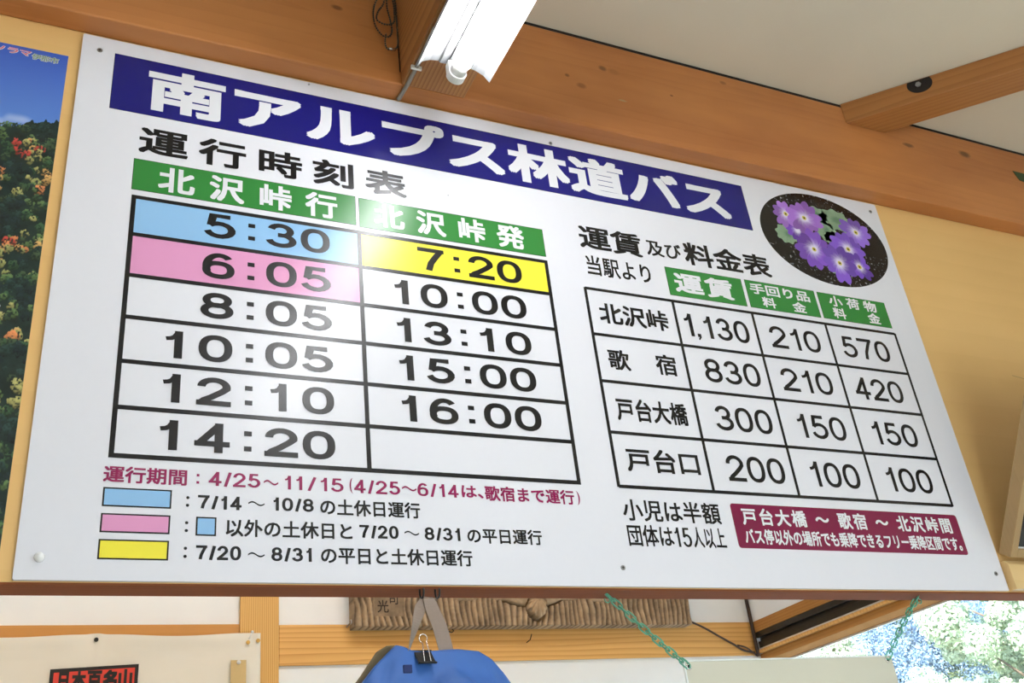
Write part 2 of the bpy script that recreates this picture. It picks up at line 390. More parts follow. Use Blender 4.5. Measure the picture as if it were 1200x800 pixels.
# far right wall: opening for window_1
wf = MB(); X = (FX1, FX1 + 0.12)
wf.box(*X, 0.10, 1.62, 0.30, CZ); wf.box(*X, 0.10, 1.62, FLZ, -1.0); wf.box(*X, 1.50, 1.62, -1.0, 0.30)
struct('wall_far_right', wf, 'plaster')
w1 = struct('window_1', MB((FX1, 0.8, 0)).box(FX1 - 0.006, FX1 + 0.02, 0.10, 1.498, 0.281, 0.318), 'winwood', bevel=0.002)
o1 = (FX1, 0.8, 0)
fr = MB(o1)
fr.box(FX1 - 0.004, FX1 + 0.03, 0.10, 1.49, 0.262, 0.2805)
fr.box(FX1 + 0.012, FX1 + 0.05, 0.10, 1.49, 0.250, 0.2615)
fr.box(FX1 + 0.002, FX1 + 0.05, 0.10, 1.49, 0.2265, 0.2495)
obj('window_frame', fr, 'darkframe', w1, bevel=0.0015)
obj('track', MB(o1).box(FX1 - 0.003, FX1 + 0.03, 0.10, 1.488, 0.2205, 0.2262), 'silverline', w1, label='bright aluminium track strip')
obj('head_trim', MB(o1).box(FX1 - 0.010, FX1 + 0.05, 0.10, 1.486, 0.209, 0.2200), 'rail', w1, bevel=0.002)
obj('head_board', MB(o1).box(FX1 + 0.004, FX1 + 0.10, 0.10, 1.4985, 0.1835, 0.2088), 'winwood', w1, bevel=0.002)
obj('sill', MB(o1).box(FX1 - 0.02, FX1 + 0.1, 0.10, 1.47, -1.04, -0.99), 'winwood', w1, bevel=0.003)
obj('sash', MB(o1).box(FX1 + 0.083, FX1 + 0.091, 0.10, 1.50, 0.1775, 0.1830).box(FX1 + 0.075, FX1 + 0.10, 0.10, 1.47, -0.985, -0.94).box(FX1 + 0.075, FX1 + 0.10, 0.10, 0.14, -0.94, 0.15).box(FX1 + 0.083, FX1 + 0.091, 1.485, 1.50, -0.94, 0.1775), 'silverline', w1)
obj('pane', MB(o1).box(FX1 + 0.085, FX1 + 0.089, 0.14, 1.485, -0.94, 0.1775), 'glass', w1)

# ------------------------------------------------------------------ timber: main beam, cross beam, diagonal brace
o = obj('ceiling_beam', MB().box(NX0, NX1, -0.040, 0.0055, 0.9635, CZ - 0.009), 'beam', bevel=0.003)
tag(o, 'long brown timber beam running along the wall just above the white notice board', 'beam')
obj('shadow_gap', MB().box(NX0, NX1, -0.0385, 0.0055, CZ - 0.009, CZ - 0.0005), 'gap', o, label='dark joint between beam and ceiling')
o = obj('cross_beam', MB((0.63, -1, 1.1)).box(0.5635, 0.6945, NY0 + 0.01, -0.0405, 0.9635, CZ - 0.0005), 'cross', bevel=0.003)
tag(o, 'brown cross beam coming out from the wall beam above the lit fluorescent lamp', 'beam')
L1 = 1.707
BRO = (1.7475, -0.0405, 1.171); rt = math.radians(-45)      # built along its own length, then turned 45 degrees
br = MB(); br.prism([(0, 0, 0), (.0912, .0912, 0), (1.6, .0912, 0), (1.6, 0, 0)], (0, 0, CZ - 0.0005 - 1.171))
o = obj('diagonal_brace', br, 'brace', bevel=0.003); o.location = (BRO[0], BRO[1], BRO[2] + Z0); o.rotation_euler = (0, 0, rt)
tag(o, 'short brown timber brace set diagonally between the wall beam and the ceiling at top right', 'beam')
bx_, bz_ = .192, CZ - .0165 - BRO[2]      # bolt recess on its left face, cut off by the ceiling
ring = [(bx_ + .030 * math.cos(a), -.0003, min(bz_ + .026 * math.sin(a), CZ - .001 - BRO[2])) for a in [math.radians(q) for q in range(150, 391, 12)]]
hb = MB(); hb.prism(ring, (0, -.0008, 0)); hole = obj('bolt_recess', hb, 'gap', o, label='dark round bolt recess')
bb = MB(); bb.prism([(bx_ - .004 + .007 * math.cos(a), -.0012, bz_ - .002 + .007 * math.sin(a)) for a in [math.pi / 3 * i for i in range(6)]], (0, -.004, 0)); obj('bolt', bb, 'screw', hole)
o = obj('tape_scrap', MB((2.36, -0.042, 1.14)).prism([(2.332, -0.0405, 1.152), (2.345, -0.0405, 1.122), (2.372, -0.0405, 1.120), (2.40, -0.0405, 1.145), (2.37, -0.0405, 1.152)], (0, -0.001, 0)), 'teal')
tag(o, 'small dark green scrap stuck on the face of the beam at the right edge', 'tape')

# ------------------------------------------------------------------ lettering
_cache = {}
def glyph(ch):
    if ch not in _cache:
        c = bpy.data.curves.new('g', 'FONT'); c.body = ch; c.resolution_u = 3
        o = bpy.data.objects.new('g', c); COL.objects.link(o)
        me = o.to_mesh()
        _cache[ch] = (np.array([(v.co.x, v.co.y) for v in me.vertices]).reshape(-1, 2), [tuple(p.vertices) for p in me.polygons])
        o.to_mesh_clear(); bpy.data.objects.remove(o); bpy.data.curves.remove(c)
    return _cache[ch]
S8 = [(0, 0), (1, 0), (-1, 0), (0, 1), (0, -1), (1, 1), (-1, 1), (1, -1), (-1, -1)]
S5 = [(0, 0), (.8, .8), (-.8, .8), (.8, -.8), (-.8, -.8)]
def kanji(mb, s, L, R, T, B, y, k=1.0, d=0.03, fine=False, sheet=None):
    """a run of characters whose ink fills the rectangle L..R, B..T on the board"""
    cs = []; x = 0
    for ch in s:
        if ch != ' ':
            v, f = glyph(ch); cs.append((v + np.array([x, 0]), f)); x += k
        else: x += .45 * k
    allv = np.concatenate([v for v, f in cs])
    lo = allv.min(0) - d; hi = allv.max(0) + d
    sx = (R - L) / (hi[0] - lo[0]); sz = (T - B) / (hi[1] - lo[1])
    for v, f in cs:
        for q, (dx, dz) in enumerate(S8 if fine else S5):
            w = (v + np.array([dx, dz]) * d - lo) * np.array([sx, sz])
            yy = y - q * 6e-6
            mb.add([(L + a, yy, B + b_) for a, b_ in w], f)

def char_parts(s, L, R, T, B, y, k, d, mat, parent, label):
    """the same run with every character as a part of its own"""
    n = 0; cs = []
    x = 0
    for ch in s:
        v, f = glyph(ch); cs.append((v + np.array([x, 0]), f)); x += k
    allv = np.concatenate([v for v, f in cs]); lo = allv.min(0) - d; hi = allv.max(0) + d
    sx = (R - L) / (hi[0] - lo[0]); sz = (T - B) / (hi[1] - lo[1])
    for v, f in cs:
        mb = MB(BO)
        for q, (dx, dz) in enumerate(S8):
            w = (v + np.array([dx, dz]) * d - lo) * np.array([sx, sz])
            mb.add([(L + a, y - q * 6e-6, B + b_) for a, b_ in w], f)
        obj('character', mb, mat, parent, label=label)

def arc(cx, cz, rx, rz, a0, a1, n=14):
    return [(cx + rx * math.cos(math.radians(a0 + (a1 - a0) * i / n)), cz + rz * math.sin(math.radians(a0 + (a1 - a0) * i / n))) for i in range(n + 1)]
def sup(cx, cz, rx, rz, n=28, e=2.35):
    out = []
    for i in range(n):
        a = 2 * math.pi * i / n; c, s = math.cos(a), math.sin(a)
        out.append((cx + rx * math.copysign(abs(c) ** (2 / e), c), cz + rz * math.copysign(abs(s) ** (2 / e), s)))
    return out
six = [(sup(.5, .31, .5, .31), True, 0), (arc(.53, .45, .53, .55, 205, 90) + arc(.53, .76, .40, .24, 80, 22, 6), False, 0)]
DG = {
    '0': [(sup(.5, .5, .5, .5), True, 0)],
    '1': [([(.80, -1), (.80, 2)], False, 1), ([(.22, .74), (.45, .765), (.62, .84), (.74, .99)], False, 2)],
    '2': [(arc(.5, .70, .48, .30, 182, -12) + [(.80, .50), (.40, .25), (.14, .12), (.02, .0)], False, 0), ([(-1, 0), (2, 0)], False, 1)],
    '3': [(arc(.47, .745, .42, .255, 172, -75), False, 0), (arc(.48, .265, .52, .265, 75, -172), False, 0), ([(.34, .515), (.60, .515)], False, 0)],
    '4': [([(.74, -1), (.74, 2)], False, 1), ([(.70, .97), (.04, .27)], False, 0), ([(-1, .25), (2, .25)], False, 1)],
    '5': [([(.92, 1), (.20, 1), (.10, .50)], False, 0), (arc(.48, .315, .52, .315, 142, -165), False, 0)],
    '6': six,
    '7': [([(-1, 1), (2, 1)], False, 1), ([(.98, .99), (.72, .66), (.48, .32), (.36, -.07)], False, 0)],
    '8': [(sup(.5, .755, .43, .245, e=2.1), True, 0), (sup(.5, .265, .5, .265, e=2.1), True, 0)],
    '9': [([(1 - a, 1 - b_) for a, b_ in p], c, e) for p, c, e in six],
    '/': [([(.0, -.12), (1.0, 1.08)], False, 0)],
    '(': [(arc(1.0, .5, .9, .72, 130, 230), False, 0)],
    ')': [(arc(0.0, .5, .9, .72, 50, -50), False, 0)],
}
def stroke(mb, ch, x0, x1, z0, z1, tx, tz, y):
    if ch == ':':
        s_ = min(tx, (x1 - x0)) ; cx = (x0 + x1) / 2; h = z1 - z0
        for zc in (z0 + .20 * h, z0 + .72 * h): mb.rect(cx - tx / 2, cx + tx / 2, zc - tz / 2, zc + tz / 2, y)
        return
    if ch == 'o':
        cx = (x0 + x1) / 2; h = z1 - z0
        for zc in (z0, z1): mb.disc(cx, zc, y, tx, tz, 12)
        return
    if ch == ',':
        mb.rect(x0, x0 + tx, z0, z0 + tz * 1.05, y)
        mb.add([(x0 + tx * .45, y, z0), (x0 + tx, y, z0), (x0 + tx * .35, y, z0 - tz * .95), (x0 + tx * .05, y, z0 - tz * .7)], [(0, 1, 2, 3)]); return
    ax0, ax1, az0, az1 = x0 + tx / 2, x1 - tx / 2, z0 + tz / 2, z1 - tz / 2
    for k, (path, closed, mode) in enumerate(DG[ch]):
        P = [(ax0 + u * (ax1 - ax0), az0 + v * (az1 - az0)) for u, v in path]
        t_x, t_z = tx, tz
        if mode == 1:   # straight bar cut square at the glyph box
            P = [(min(max(p[0], x0 if path[0][1] == path[1][1] else p[0]), x1 if path[0][1] == path[1][1] else p[0]),
                  min(max(p[1], z0 if path[0][0] == path[1][0] else p[1]), z1 if path[0][0] == path[1][0] else p[1])) for p in P]
        if mode == 2: t_x, t_z = tx * .75, tz * .8
        n = len(P); Lf = []; Rt = []
        for i in range(n):
            a = P[i - 1] if (i or closed) else P[i]; b_ = P[(i + 1) % n] if (i < n - 1 or closed) else P[i]; c = P[i]
            def unit(p, q):
                dx, dz = q[0] - p[0], q[1] - p[1]; l = math.hypot(dx, dz)
                return (dx / l, dz / l) if l > 1e-9 else None
            u1, u2 = unit(a, c), unit(c, b_)
            u1 = u1 or u2; u2 = u2 or u1
            tx_, tz_ = u1[0] + u2[0], u1[1] + u2[1]; l = math.hypot(tx_, tz_) or 1; nx, nz = -tz_ / l, tx_ / l
            cosh = max(0.5, nx * -u1[1] + nz * u1[0])
            q = math.hypot(t_x * nx, t_z * nz); ox, oz = t_x * t_x * nx / q / 2 / cosh, t_z * t_z * nz / q / 2 / cosh
            Lf.append((c[0] + ox, c[1] + oz)); Rt.append((c[0] - ox, c[1] - oz))
        yy = y - k * 5e-6
        mb.add([(p[0], yy, p[1]) for p in Lf] + [(p[0], yy, p[1]) for p in Rt],
               [(i, (i + 1) % n, n + (i + 1) % n, n + i) for i in range(n if closed else n - 1)])
CW = {'1': .80, ':': .30, '/': .62, ',': .26, '(': .40, ')': .40}
def number(mb, s, L, R, T, B, tx, tz, y, gap=.17):
    xs = []; x = 0
    for i, ch in enumerate(s):
        w = CW.get(ch, 1.0)
        if ch == '1': xs.append((x - .12, x + .88 - .12)); x += .76 + gap; continue
        if ch == ',': x -= gap * .6
        xs.append((x, x + w)); x += w + (gap if ch != '/' else gap * .6)
    lo = xs[0][0] + (.20 if s[0] == '1' else 0); hi = xs[-1][1] - (.17 * .8 if s[-1] == '1' else 0)
    f = (R - L) / (hi - lo)
    for ch, (a, b_) in zip(s, xs):
        stroke(mb, ch, L + (a - lo) * f, L + (b_ - lo) * f, B, T, tx, tz, y)
def wave(mb, L, R, zc, amp, t, y):
    P = [(L + (R - L) * i / 16, zc + amp * math.sin(2 * math.pi * i / 16)) for i in range(17)]
    mb.add([(p[0], y, p[1] + t / 2) for p in P] + [(p[0], y, p[1] - t / 2) for p in P], [(i, i + 1, 18 + i, 17 + i) for i in range(16)])

# ------------------------------------------------------------------ the notice board
BO = (0.9, 0, 0)
board = thing('notice_board', 'large white bus timetable and fare board with a navy title band', 'sign', BO)
pn = MB(BO); pn.prism([(0.0018, 0, 0), (1.7982, 0, 0), (1.8, 0, 0.0018), (1.8, 0, 0.9558), (1.7982, 0, 0.9576), (0.0018, 0, 0.9576), (0, 0, 0.9558), (0, 0, 0.0018)], (0, 0.0055, 0))
obj('panel', pn, 'panel', board)
Y1, Y2, Y3, Y4 = -0.0003, -0.0005, -0.0007, -0.0009
def P_(name, mb, mat, label=None, parent=board): return obj(name, mb, mat, parent, label=label)
def quadband(c, mat, name, label, outline=True):
    mb = MB(BO); mb.rect(*c, Y1)
    o = P_(name, mb, mat, label)
    if outline:
        e = 0.0008; e1 = MB(BO); e1.rect(c[0] - e, c[1] + e, c[2] - e, c[3] + e, Y1 + 0.0001)
        P_('band_outline', e1, 'black', None, o)
    return o
title = quadband((0.0540, 1.3868, 0.8032, 0.9262), 'navy', 'title_band', 'navy blue title band')
char_parts('南アルプス林道バス', 0.111, 1.3366, 0.9134, 0.8160, Y2, 1.0, 0.034, 'white', title, 'white title character')
char_parts('運行時刻表', 0.1043, 0.5739, 0.7775, 0.7195, Y2, 1.20, 0.025, 'black', board, 'black heading character above the timetable')
for c, s, l in (((0.0998, 0.4737, 0.6430, 0.7053), '北沢峠行', (0.1393, 0.4407)), ((0.4810, 0.8498, 0.6406, 0.7035), '北沢峠発', (0.5081, 0.8074))):
    h = quadband(c, 'green', 'header_band', 'green column header')
    char_parts(s, l[0], l[1], 0.6995, 0.6472, Y2, 1.40, 0.028, 'white', h, 'white header character')
# timetable grid
T1 = MB(BO); x0, x1, xm, tl = 0.1005, 0.8515, 0.4787, 0.0072
rows = [0.6315, 0.5552, 0.4785, 0.4037, 0.3280, 0.2530, 0.1753]
zs = rows[:]
for i, z in enumerate(zs):
    zc = z - tl / 2 if i == 0 else (z + tl / 2 - 0.001 if i == 6 else z)
    T1.rect(x0, x1, zc - tl / 2, zc + tl / 2, Y2)
for xx in (x0 + tl / 2, xm, x1 - tl / 2): T1.rect(xx - tl / 2, xx + tl / 2, rows[6], rows[0], Y2 - 0.00001)
P_('table_lines', T1, 'black', 'black ruled lines of the timetable')
P_('coloured_cell', MB(BO).rect(x0 + .003, xm, rows[1], rows[0] - .003, Y1), 'blue', 'light blue cell behind the first time')
P_('coloured_cell', MB(BO).rect(x0 + .003, xm, rows[2], rows[1], Y1), 'pink', 'pink cell behind the second time')
P_('coloured_cell', MB(BO).rect(xm, x1 - .003, rows[1], rows[0] - .003, Y1), 'yellow', 'yellow cell behind the first return time')
def time_(s, col, row):
    mb = MB(BO)
    cen = {0: [0.1835, 0.2405, 0.2921, 0.3420, 0.4000], 1: [0.5553, 0.6113, 0.6609, 0.7090, 0.7665]}[col]
    h = 0.0490 if row < 2 else 0.0472
    zc = [(0.6208 + 0.5690) / 2, .5168, .4415, .3643, .2904, .2146][row] if col == 0 else [.5918, .5152, .4390, .3660, .2909, 0][row]
    dg = s.split(':'); seq = [None] * (2 - len(dg[0])) + list(dg[0]) + [':'] + list(dg[1])
    for ch, cx in zip(seq, cen):
        if ch is None: continue
        w = 0.0508
        if ch == '1': w = 0.044; a, b_ = cx + 0.0065 - w * .82, cx + 0.0065 + w * .18; 
        elif ch == ':': a, b_ = cx - .006, cx + .006
        else: a, b_ = cx - w / 2, cx + w / 2
        tx, tz = (0.0122, 0.0084) if ch != ':' else (0.0112, 0.0080)
        stroke(mb, ch, a, b_, zc - h / 2, zc + h / 2, tx, tz, Y3)
    P_('lettering', mb, 'black')
for i, s in enumerate(['5:30', '6:05', '8:05', '10:05', '12:10', '14:20']): time_(s, 0, i)
for i, s in enumerate(['7:20', '10:00', '13:10', '15:00', '16:00']): time_(s, 1, i)
# service period line; each run of lettering is a part
def LT(mat, fn, *a, parent=board, label=None, **k):
    mb = MB(BO); fn(mb, *a, **k); return P_('lettering', mb, mat, label, parent)
y = Y2; T, B = 0.1615, 0.1398; a_ = (0.0046, 0.0033, y)
LT('crimson', kanji, '運行期間', 0.0962, 0.2078, 0.1625, 0.1375, y, 1.0, 0.030)
LT('crimson', lambda m: [m.rect(0.2208, 0.2246, zc - .0019, zc + .0019, y) for zc in (0.1548, 0.1438)])
for w_, l_, r_ in (('4/25', .2376, .3113), ('11', .3463, .3731), ('/', .3809, .3951), ('15', .4003, .4365), ('4/25', .4530, .5269), ('6/14', .5553, .6246)): LT('crimson', number, w_, l_, r_, T, B, *a_)
LT('crimson', wave, .3162, .3375, .1492, .0028, .0028, y); LT('crimson', wave, .5300, .5538, .1510, .0028, .0028, y)
LT('crimson', lambda m: m.add([(x, y, z) for x, z in [(.4508 - .0062 * math.cos(t_) + .0013, .1510 + .0130 * math.sin(t_)) for t_ in [math.radians(-80 + 10 * i) for i in range(17)]] + [(.4508 - .0062 * math.cos(t_) * .60 + .0013, .1510 + .0130 * math.sin(t_)) for t_ in [math.radians(80 - 10 * i) for i in range(17)]]], [(i, i + 1, 32 - i, 33 - i) for i in range(16)]))
LT('crimson', lambda m: m.add([(x, y, z) for x, z in [(.8378 + .0072 * math.cos(t_), .1498 + .0130 * math.sin(t_)) for t_ in [math.radians(-80 + 10 * i) for i in range(17)]] + [(.8378 + .0072 * math.cos(t_) * .62, .1498 + .0130 * math.sin(t_)) for t_ in [math.radians(80 - 10 * i) for i in range(17)]]], [(i, i + 1, 32 - i, 33 - i) for i in range(16)]))
LT('crimson', kanji, 'は、', 0.6298, 0.6680, 0.1618, 0.1405, y, 1.0, 0.030); LT('crimson', kanji, '歌宿まで運行', 0.6703, 0.8346, 0.1635, 0.1372, y, 1.0, 0.030)
# legend
def swatch(c, mat, label):
    o = P_('legend_swatch', MB(BO).rect(c[0], c[1], c[2], c[3], Y1), 'black', label); e = .0022
    P_('swatch_fill', MB(BO).rect(c[0] + e, c[1] - e, c[2] + e, c[3] - e, Y2), mat, None, o)
swatch((.0980, .1882, .1027, .1303), 'blue', 'light blue legend swatch'); swatch((.0980, .1880, .0658, .0930), 'pink', 'pink legend swatch')
swatch((.0981, .1880, .0287, .0565), 'yellow', 'yellow legend swatch'); swatch((.2226, .2504, .0650, .0926), 'blue', 'small light blue square in the legend text')
a_ = (0.0045, 0.0036, y)
for zb in (.1088, .0718, .0350): LT('black', stroke, 'o', .2085, .2115, zb, zb + .0114, .0023, .0023, y)
for w_, l_, r_, t_, b_ in (('7/14', .2238, .2849, .1249, .1045), ('10/8', .3295, .3901, .1265, .1062), ('7/20', .4588, .5202, .0892, .0688), ('8/31', .5622, .6208, .0892, .0686), ('7/20', .2241, .2856, .0512, .0308), ('8/31', .3280, .3858, .0512, .0308)):
    LT('black', number, w_, l_, r_, t_, b_, *a_)
for l_, r_, z_ in ((.2944, .3177, .1156), (.5297, .5532, .0788), (.2951, .3184, .0395)): LT('black', wave, l_, r_, z_, .0025, .0022, y)
for w_, *q in (('の土休日運行', .3997, .5577, .1285, .1022), ('以外の土休日と', .2635, .4480, .0912, .0650), ('の平日運行', .6330, .7638, .0912, .0655), ('の平日と土休日運行', .3996, .6385, .0542, .0282)):
    LT('black', kanji, w_, *q, y, 1.0, .026)
# fares
LT('black', kanji, '運賃', .9317, 1.0774, .7330, .6760, Y2, 1.0, .024, True, label='bold black heading lettering above the fare table'); LT('black', kanji, '及び', 1.0887, 1.1749, .7250, .6858, Y2, 1.0, .024)
LT('black', kanji, '料金表', 1.1818, 1.4064, .7369, .6790, Y2, 1.0, .024, True); LT('black', kanji, '当駅より', .9381, 1.0857, .6610, .6140, Y2, 1.0, .020)
h = quadband((1.1248, 1.3150, .5962, .6630), 'green', 'header_band', 'green column header')
mb = MB(BO); kanji(mb, '運賃', 1.1409, 1.2867, .6540, .6050, Y2, 1.08, .030, True); P_('lettering', mb, 'white', 'white header lettering', h)
h = quadband((1.3250, 1.5125, .5962, .6636), 'green', 'header_band', 'green column header')
for w_, *q in (('手回り品', 1.3340, 1.4953, .6585, .6312), ('料', 1.3592, 1.3950, .6270, .6010), ('金', 1.4397, 1.4769, .6270, .6010)): LT('white', kanji, w_, *q, Y2, 1.0, .030, parent=h)
h = quadband((1.5215, 1.7176, .5965, .6626), 'green', 'header_band', 'green column header')
for w_, *q in (('小荷物', 1.5498, 1.6881, .6600, .6315), ('料', 1.5530, 1.5890, .6285, .6010), ('金', 1.6524, 1.6891, .6289, .6015)): LT('white', kanji, w_, *q, Y2, 1.3 if len(w_) > 1 else 1, .030, parent=h)
T2 = MB(BO); tl = .0064; xs2 = [.9258, 1.1255, 1.3222, 1.5181, 1.7195]; zs2 = [.5828, .4800, .3812, .2785, .1742]
for i, z in enumerate(zs2): T2.rect(xs2[0], xs2[4], z - tl / 2 + (.0015 if i == 4 else -.0015 if i == 0 else 0), z + tl / 2 + (.0015 if i == 4 else -.0015 if i == 0 else 0), Y2)
for x in xs2: T2.rect(x - tl / 2, x + tl / 2, zs2[4], zs2[0], Y2 - .00001)
P_('table_lines', T2, 'black', 'black ruled lines of the fare table')
def cell(s, *a, **k):
    mb = MB(BO); kanji(mb, s, *a, Y3, **k); P_('lettering', mb, 'black')
cell('北沢峠', .9473, 1.1043, .5530, .5060, k=1.0, d=.030)
cell('歌', .9497, .9970, .4510, .4070, k=1, d=.026); cell('宿', 1.0540, 1.1015, .4529, .4070, k=1, d=.026)
cell('戸台大橋', .9481, 1.1027, .3500, .3030, k=1.0, d=.030); cell('戸台口', .9501, 1.1057, .2510, .2045, k=1.0, d=.028)
FT = {(0, 0): '1,130', (0, 1): '210', (0, 2): '570', (1, 0): '830', (1, 1): '210', (1, 2): '420', (2, 0): '300', (2, 1): '150', (2, 2): '150', (3, 0): '200', (3, 1): '100', (3, 2): '100'}
for (r, c), s in FT.items():
    R = [1.3008, 1.4875, 1.6825][c]; B = [.5035, .4040, .3015, .1990][r]; T = B + .0522
    w = {'1,130': .1595}.get(s, .1235 if s[0] == '1' else (.1345 if '1' not in s else .1330))
    mb = MB(BO); number(mb, s, R - w, R, T, B, .0084, .0074, Y3, gap=.15); P_('lettering', mb, 'black')
LT('black', kanji, '小児は半額', .9254, 1.1285, .1535, .1135, Y2, 1.0, .022)
LT('black', kanji, '団体は', .9273, 1.0190, .1075, .0690, Y2, 1.0, .020); LT('black', number, '15', 1.0215, 1.0560, .1050, .0700, .0046, .0040, Y2); LT('black', kanji, '人以上', 1.0590, 1.1285, .1070, .0690, Y2, 1.0, .020)
nb = MB(BO); c = (1.1545, 1.7190, .0715, .1552); r_ = .006
pl = []
for cx, cz, a0 in ((c[1] - r_, c[3] - r_, 0), (c[0] + r_, c[3] - r_, 90), (c[0] + r_, c[2] + r_, 180), (c[1] - r_, c[2] + r_, 270)):
    pl += [(cx + r_ * math.cos(math.radians(a0 + 18 * i)), Y1, cz + r_ * math.sin(math.radians(a0 + 18 * i))) for i in range(6)]
nb.add(pl, [tuple(range(len(pl)))])
nb_o = P_('note_band', nb, 'maroon', 'maroon note box with white lettering')
LT('white', kanji, '戸台大橋 〜 歌宿 〜 北沢峠間', 1.1754, 1.6964, .1482, .1150, Y2, 1.12, .030, parent=nb_o); LT('white', kanji, 'バス停以外の場所でも乗降できるフリー乗降区間です。', 1.1722, 1.7080, .1085, .0790, Y2, 1.0, .030, parent=nb_o)
# flower photograph printed in an oval
FC = (1.5985, .8172)
fo = MB(BO); fo.disc(FC[0], FC[1], Y1, .1850, .1272, 72)
flo = P_('flower_photo', fo, 'flowerbg', 'oval photograph of purple primroses')
def blob(pts, c_in, c_out, cx, cz, y, name, notch=None):
    mb = MB(BO); v = [(cx, y, cz)]; col = [(*c_in, 1)]; n = len(pts)
    for fr_ in (0.22, 0.45, 0.75, 1.0):
        for p in pts:
            v.append((cx + (p[0] - cx) * fr_, y, cz + (p[1] - cz) * fr_))
            w = min(1, max(0, (fr_ - .12) / .42)); w = w * w * (3 - 2 * w)
            sh = 1 + .10 * math.sin(p[0] * 900 + p[1] * 500) * fr_
            col.append((*[(a * (1 - w) + b_ * w) * sh for a, b_ in zip(c_in, c_out)], 1))
    f = [(0, 1 + i, 1 + (i + 1) % n) for i in range(n)]
    for k in range(3): f += [(1 + k * n + i, 1 + (k + 1) * n + i, 1 + (k + 1) * n + (i + 1) % n, 1 + k * n + (i + 1) % n) for i in range(n)]
    mb.add(v, f)
    return obj(name, mb, 'flower', flo, col=col)
lf1, lf2 = s2l(96, 128, 102), s2l(132, 158, 130)
for (cx, cz, rx, rz, a0) in ((1.590, .888, .036, .022, .3), (1.648, .882, .046, .030, 0), (1.608, .843, .030, .030, .8), (1.484, .812, .030, .026, .5), (1.625, .822, .028, .022, 1.2), (1.60, .735, .022, .012, .2), (1.68, .862, .022, .018, .4)):
    pts = [(cx + rx * math.cos(a) * (1 + .09 * math.sin(9 * a + a0)), cz + rz * math.sin(a) * (1 + .09 * math.sin(9 * a + a0))) for a in [2 * math.pi * i / 54 for i in range(54)]]
    blob(pts, lf1, lf2, cx + .2 * rx, cz, Y1 - .00006, 'leaf')
wht = s2l(226, 218, 240); yl = s2l(205, 190, 90)
for q, (cx, cz, r, a0, c) in enumerate(((1.52, .828, .030, .2, (112, 66, 176)), (1.498, .870, .036, .4, (160, 112, 200)), (1.5515, .8690, .046, 1.0, (162, 110, 204)), (1.7030, .8560, .042, .2, (142, 106, 206)), (1.6600, .8006, .046, .7, (126, 88, 196)), (1.6780, .7545, .034, .5, (118, 80, 190)),
                                 (1.5530, .7817, .050, .3, (126, 82, 188)), (1.6192, .7551, .048, .9, (124, 86, 194)))):
    r *= 1.16; cc = s2l(*c); npet = 5 if q % 2 else 6; fl = None
    for pth in range(npet):
        a = a0 + 2 * math.pi * pth / npet; L_ = r * (1 + .12 * math.sin(pth * 2.3 + q)); wd = r * .50
        pts = []
        for i in range(22):
            t_ = i / 22 * 2 * math.pi
            u = .5 + .5 * math.cos(t_); w = math.sin(t_) * (.35 + .65 * u ** .7)
            if u > .86: u = u - (.22 * max(0, 1 - abs(w) / .42))
            pts.append((cx + L_ * u * math.cos(a) - wd * w * math.sin(a), cz + (L_ * u * math.sin(a) + wd * w * math.cos(a)) * .97))
        k = .62 + .62 * ((pth * 37 + q * 11) % 7) / 7
        mb = MB(BO)
        v = [(cx, Y1 - .0001 - q * 1.4e-5 - pth * 2e-6, cz)]; col = [(*wht, 1)]
        for fr_ in (.18, .34, .6, 1.0):
            for p in pts:
                x_, z_ = cx + (p[0] - cx) * fr_, cz + (p[1] - cz) * fr_
                v.append((x_, v[0][1], z_)); d_ = math.hypot(x_ - cx, z_ - cz) / L_
                w = min(1, max(0, (d_ - .10) / .30)); w = w * w * (3 - 2 * w)
                col.append((*[min(1, (A * (1 - w) + B_ * w * k)) for A, B_ in zip(wht, cc)], 1))
        n = len(pts); f = [(0, 1 + i, 1 + (i + 1) % n) for i in range(n)]
        for kk in range(3): f += [(1 + kk * n + i, 1 + (kk + 1) * n + i, 1 + (kk + 1) * n + (i + 1) % n, 1 + kk * n + (i + 1) % n) for i in range(n)]
        mb.add(v, f)
        obj('petal', mb, 'flower', flo, col=col)
    if q:
        e = MB(BO); e.disc(cx, cz, Y1 - .00024 - q * 1.4e-5, .0062, .0062, 10)
        obj('flower_eye', e, plain('flower_eye', yl, GR), flo)
        e = MB(BO); e.disc(cx, cz, Y1 - .00026 - q * 1.4e-5, .0028, .0028, 8)
        obj('flower_eye', e, plain('flower_eye_dark', s2l(70, 60, 40), GR), flo)
for i, (x, z, r, mt) in enumerate(((.0286, .9263, .0046, 'screw'), (.9015, .9329, .0044, 'screw'), (1.7769, .9323, .0046, 'screw'), (.9073, .0314, .0044, 'screw'), (1.778, .0345, .0046, 'screw'), (.3934, .9517, .0020, 'screw'), (.6572, .7465, .0012, 'screw'))):
    s = MB(BO); s.disc(x, z, 0.0, r, r, 12, -.0012)
    so_ = obj('screw_head', s, mt, board, bevel=.0003)
    if r > .004: obj('screw_slot', MB(BO).box(x - r * .6, x + r * .6, -.0014, -.0011, z - .0005, z + .0005).box(x - .0005, x + .0005, -.0014, -.0011, z - r * .6, z + r * .6), 'gap', so_)
s = MB(BO); s.ball((.0285, -.0012, .0296), .0068, 14, 8); obj('screw_cap', s, 'cap', board, smooth=True, label='clear round plastic screw cap')

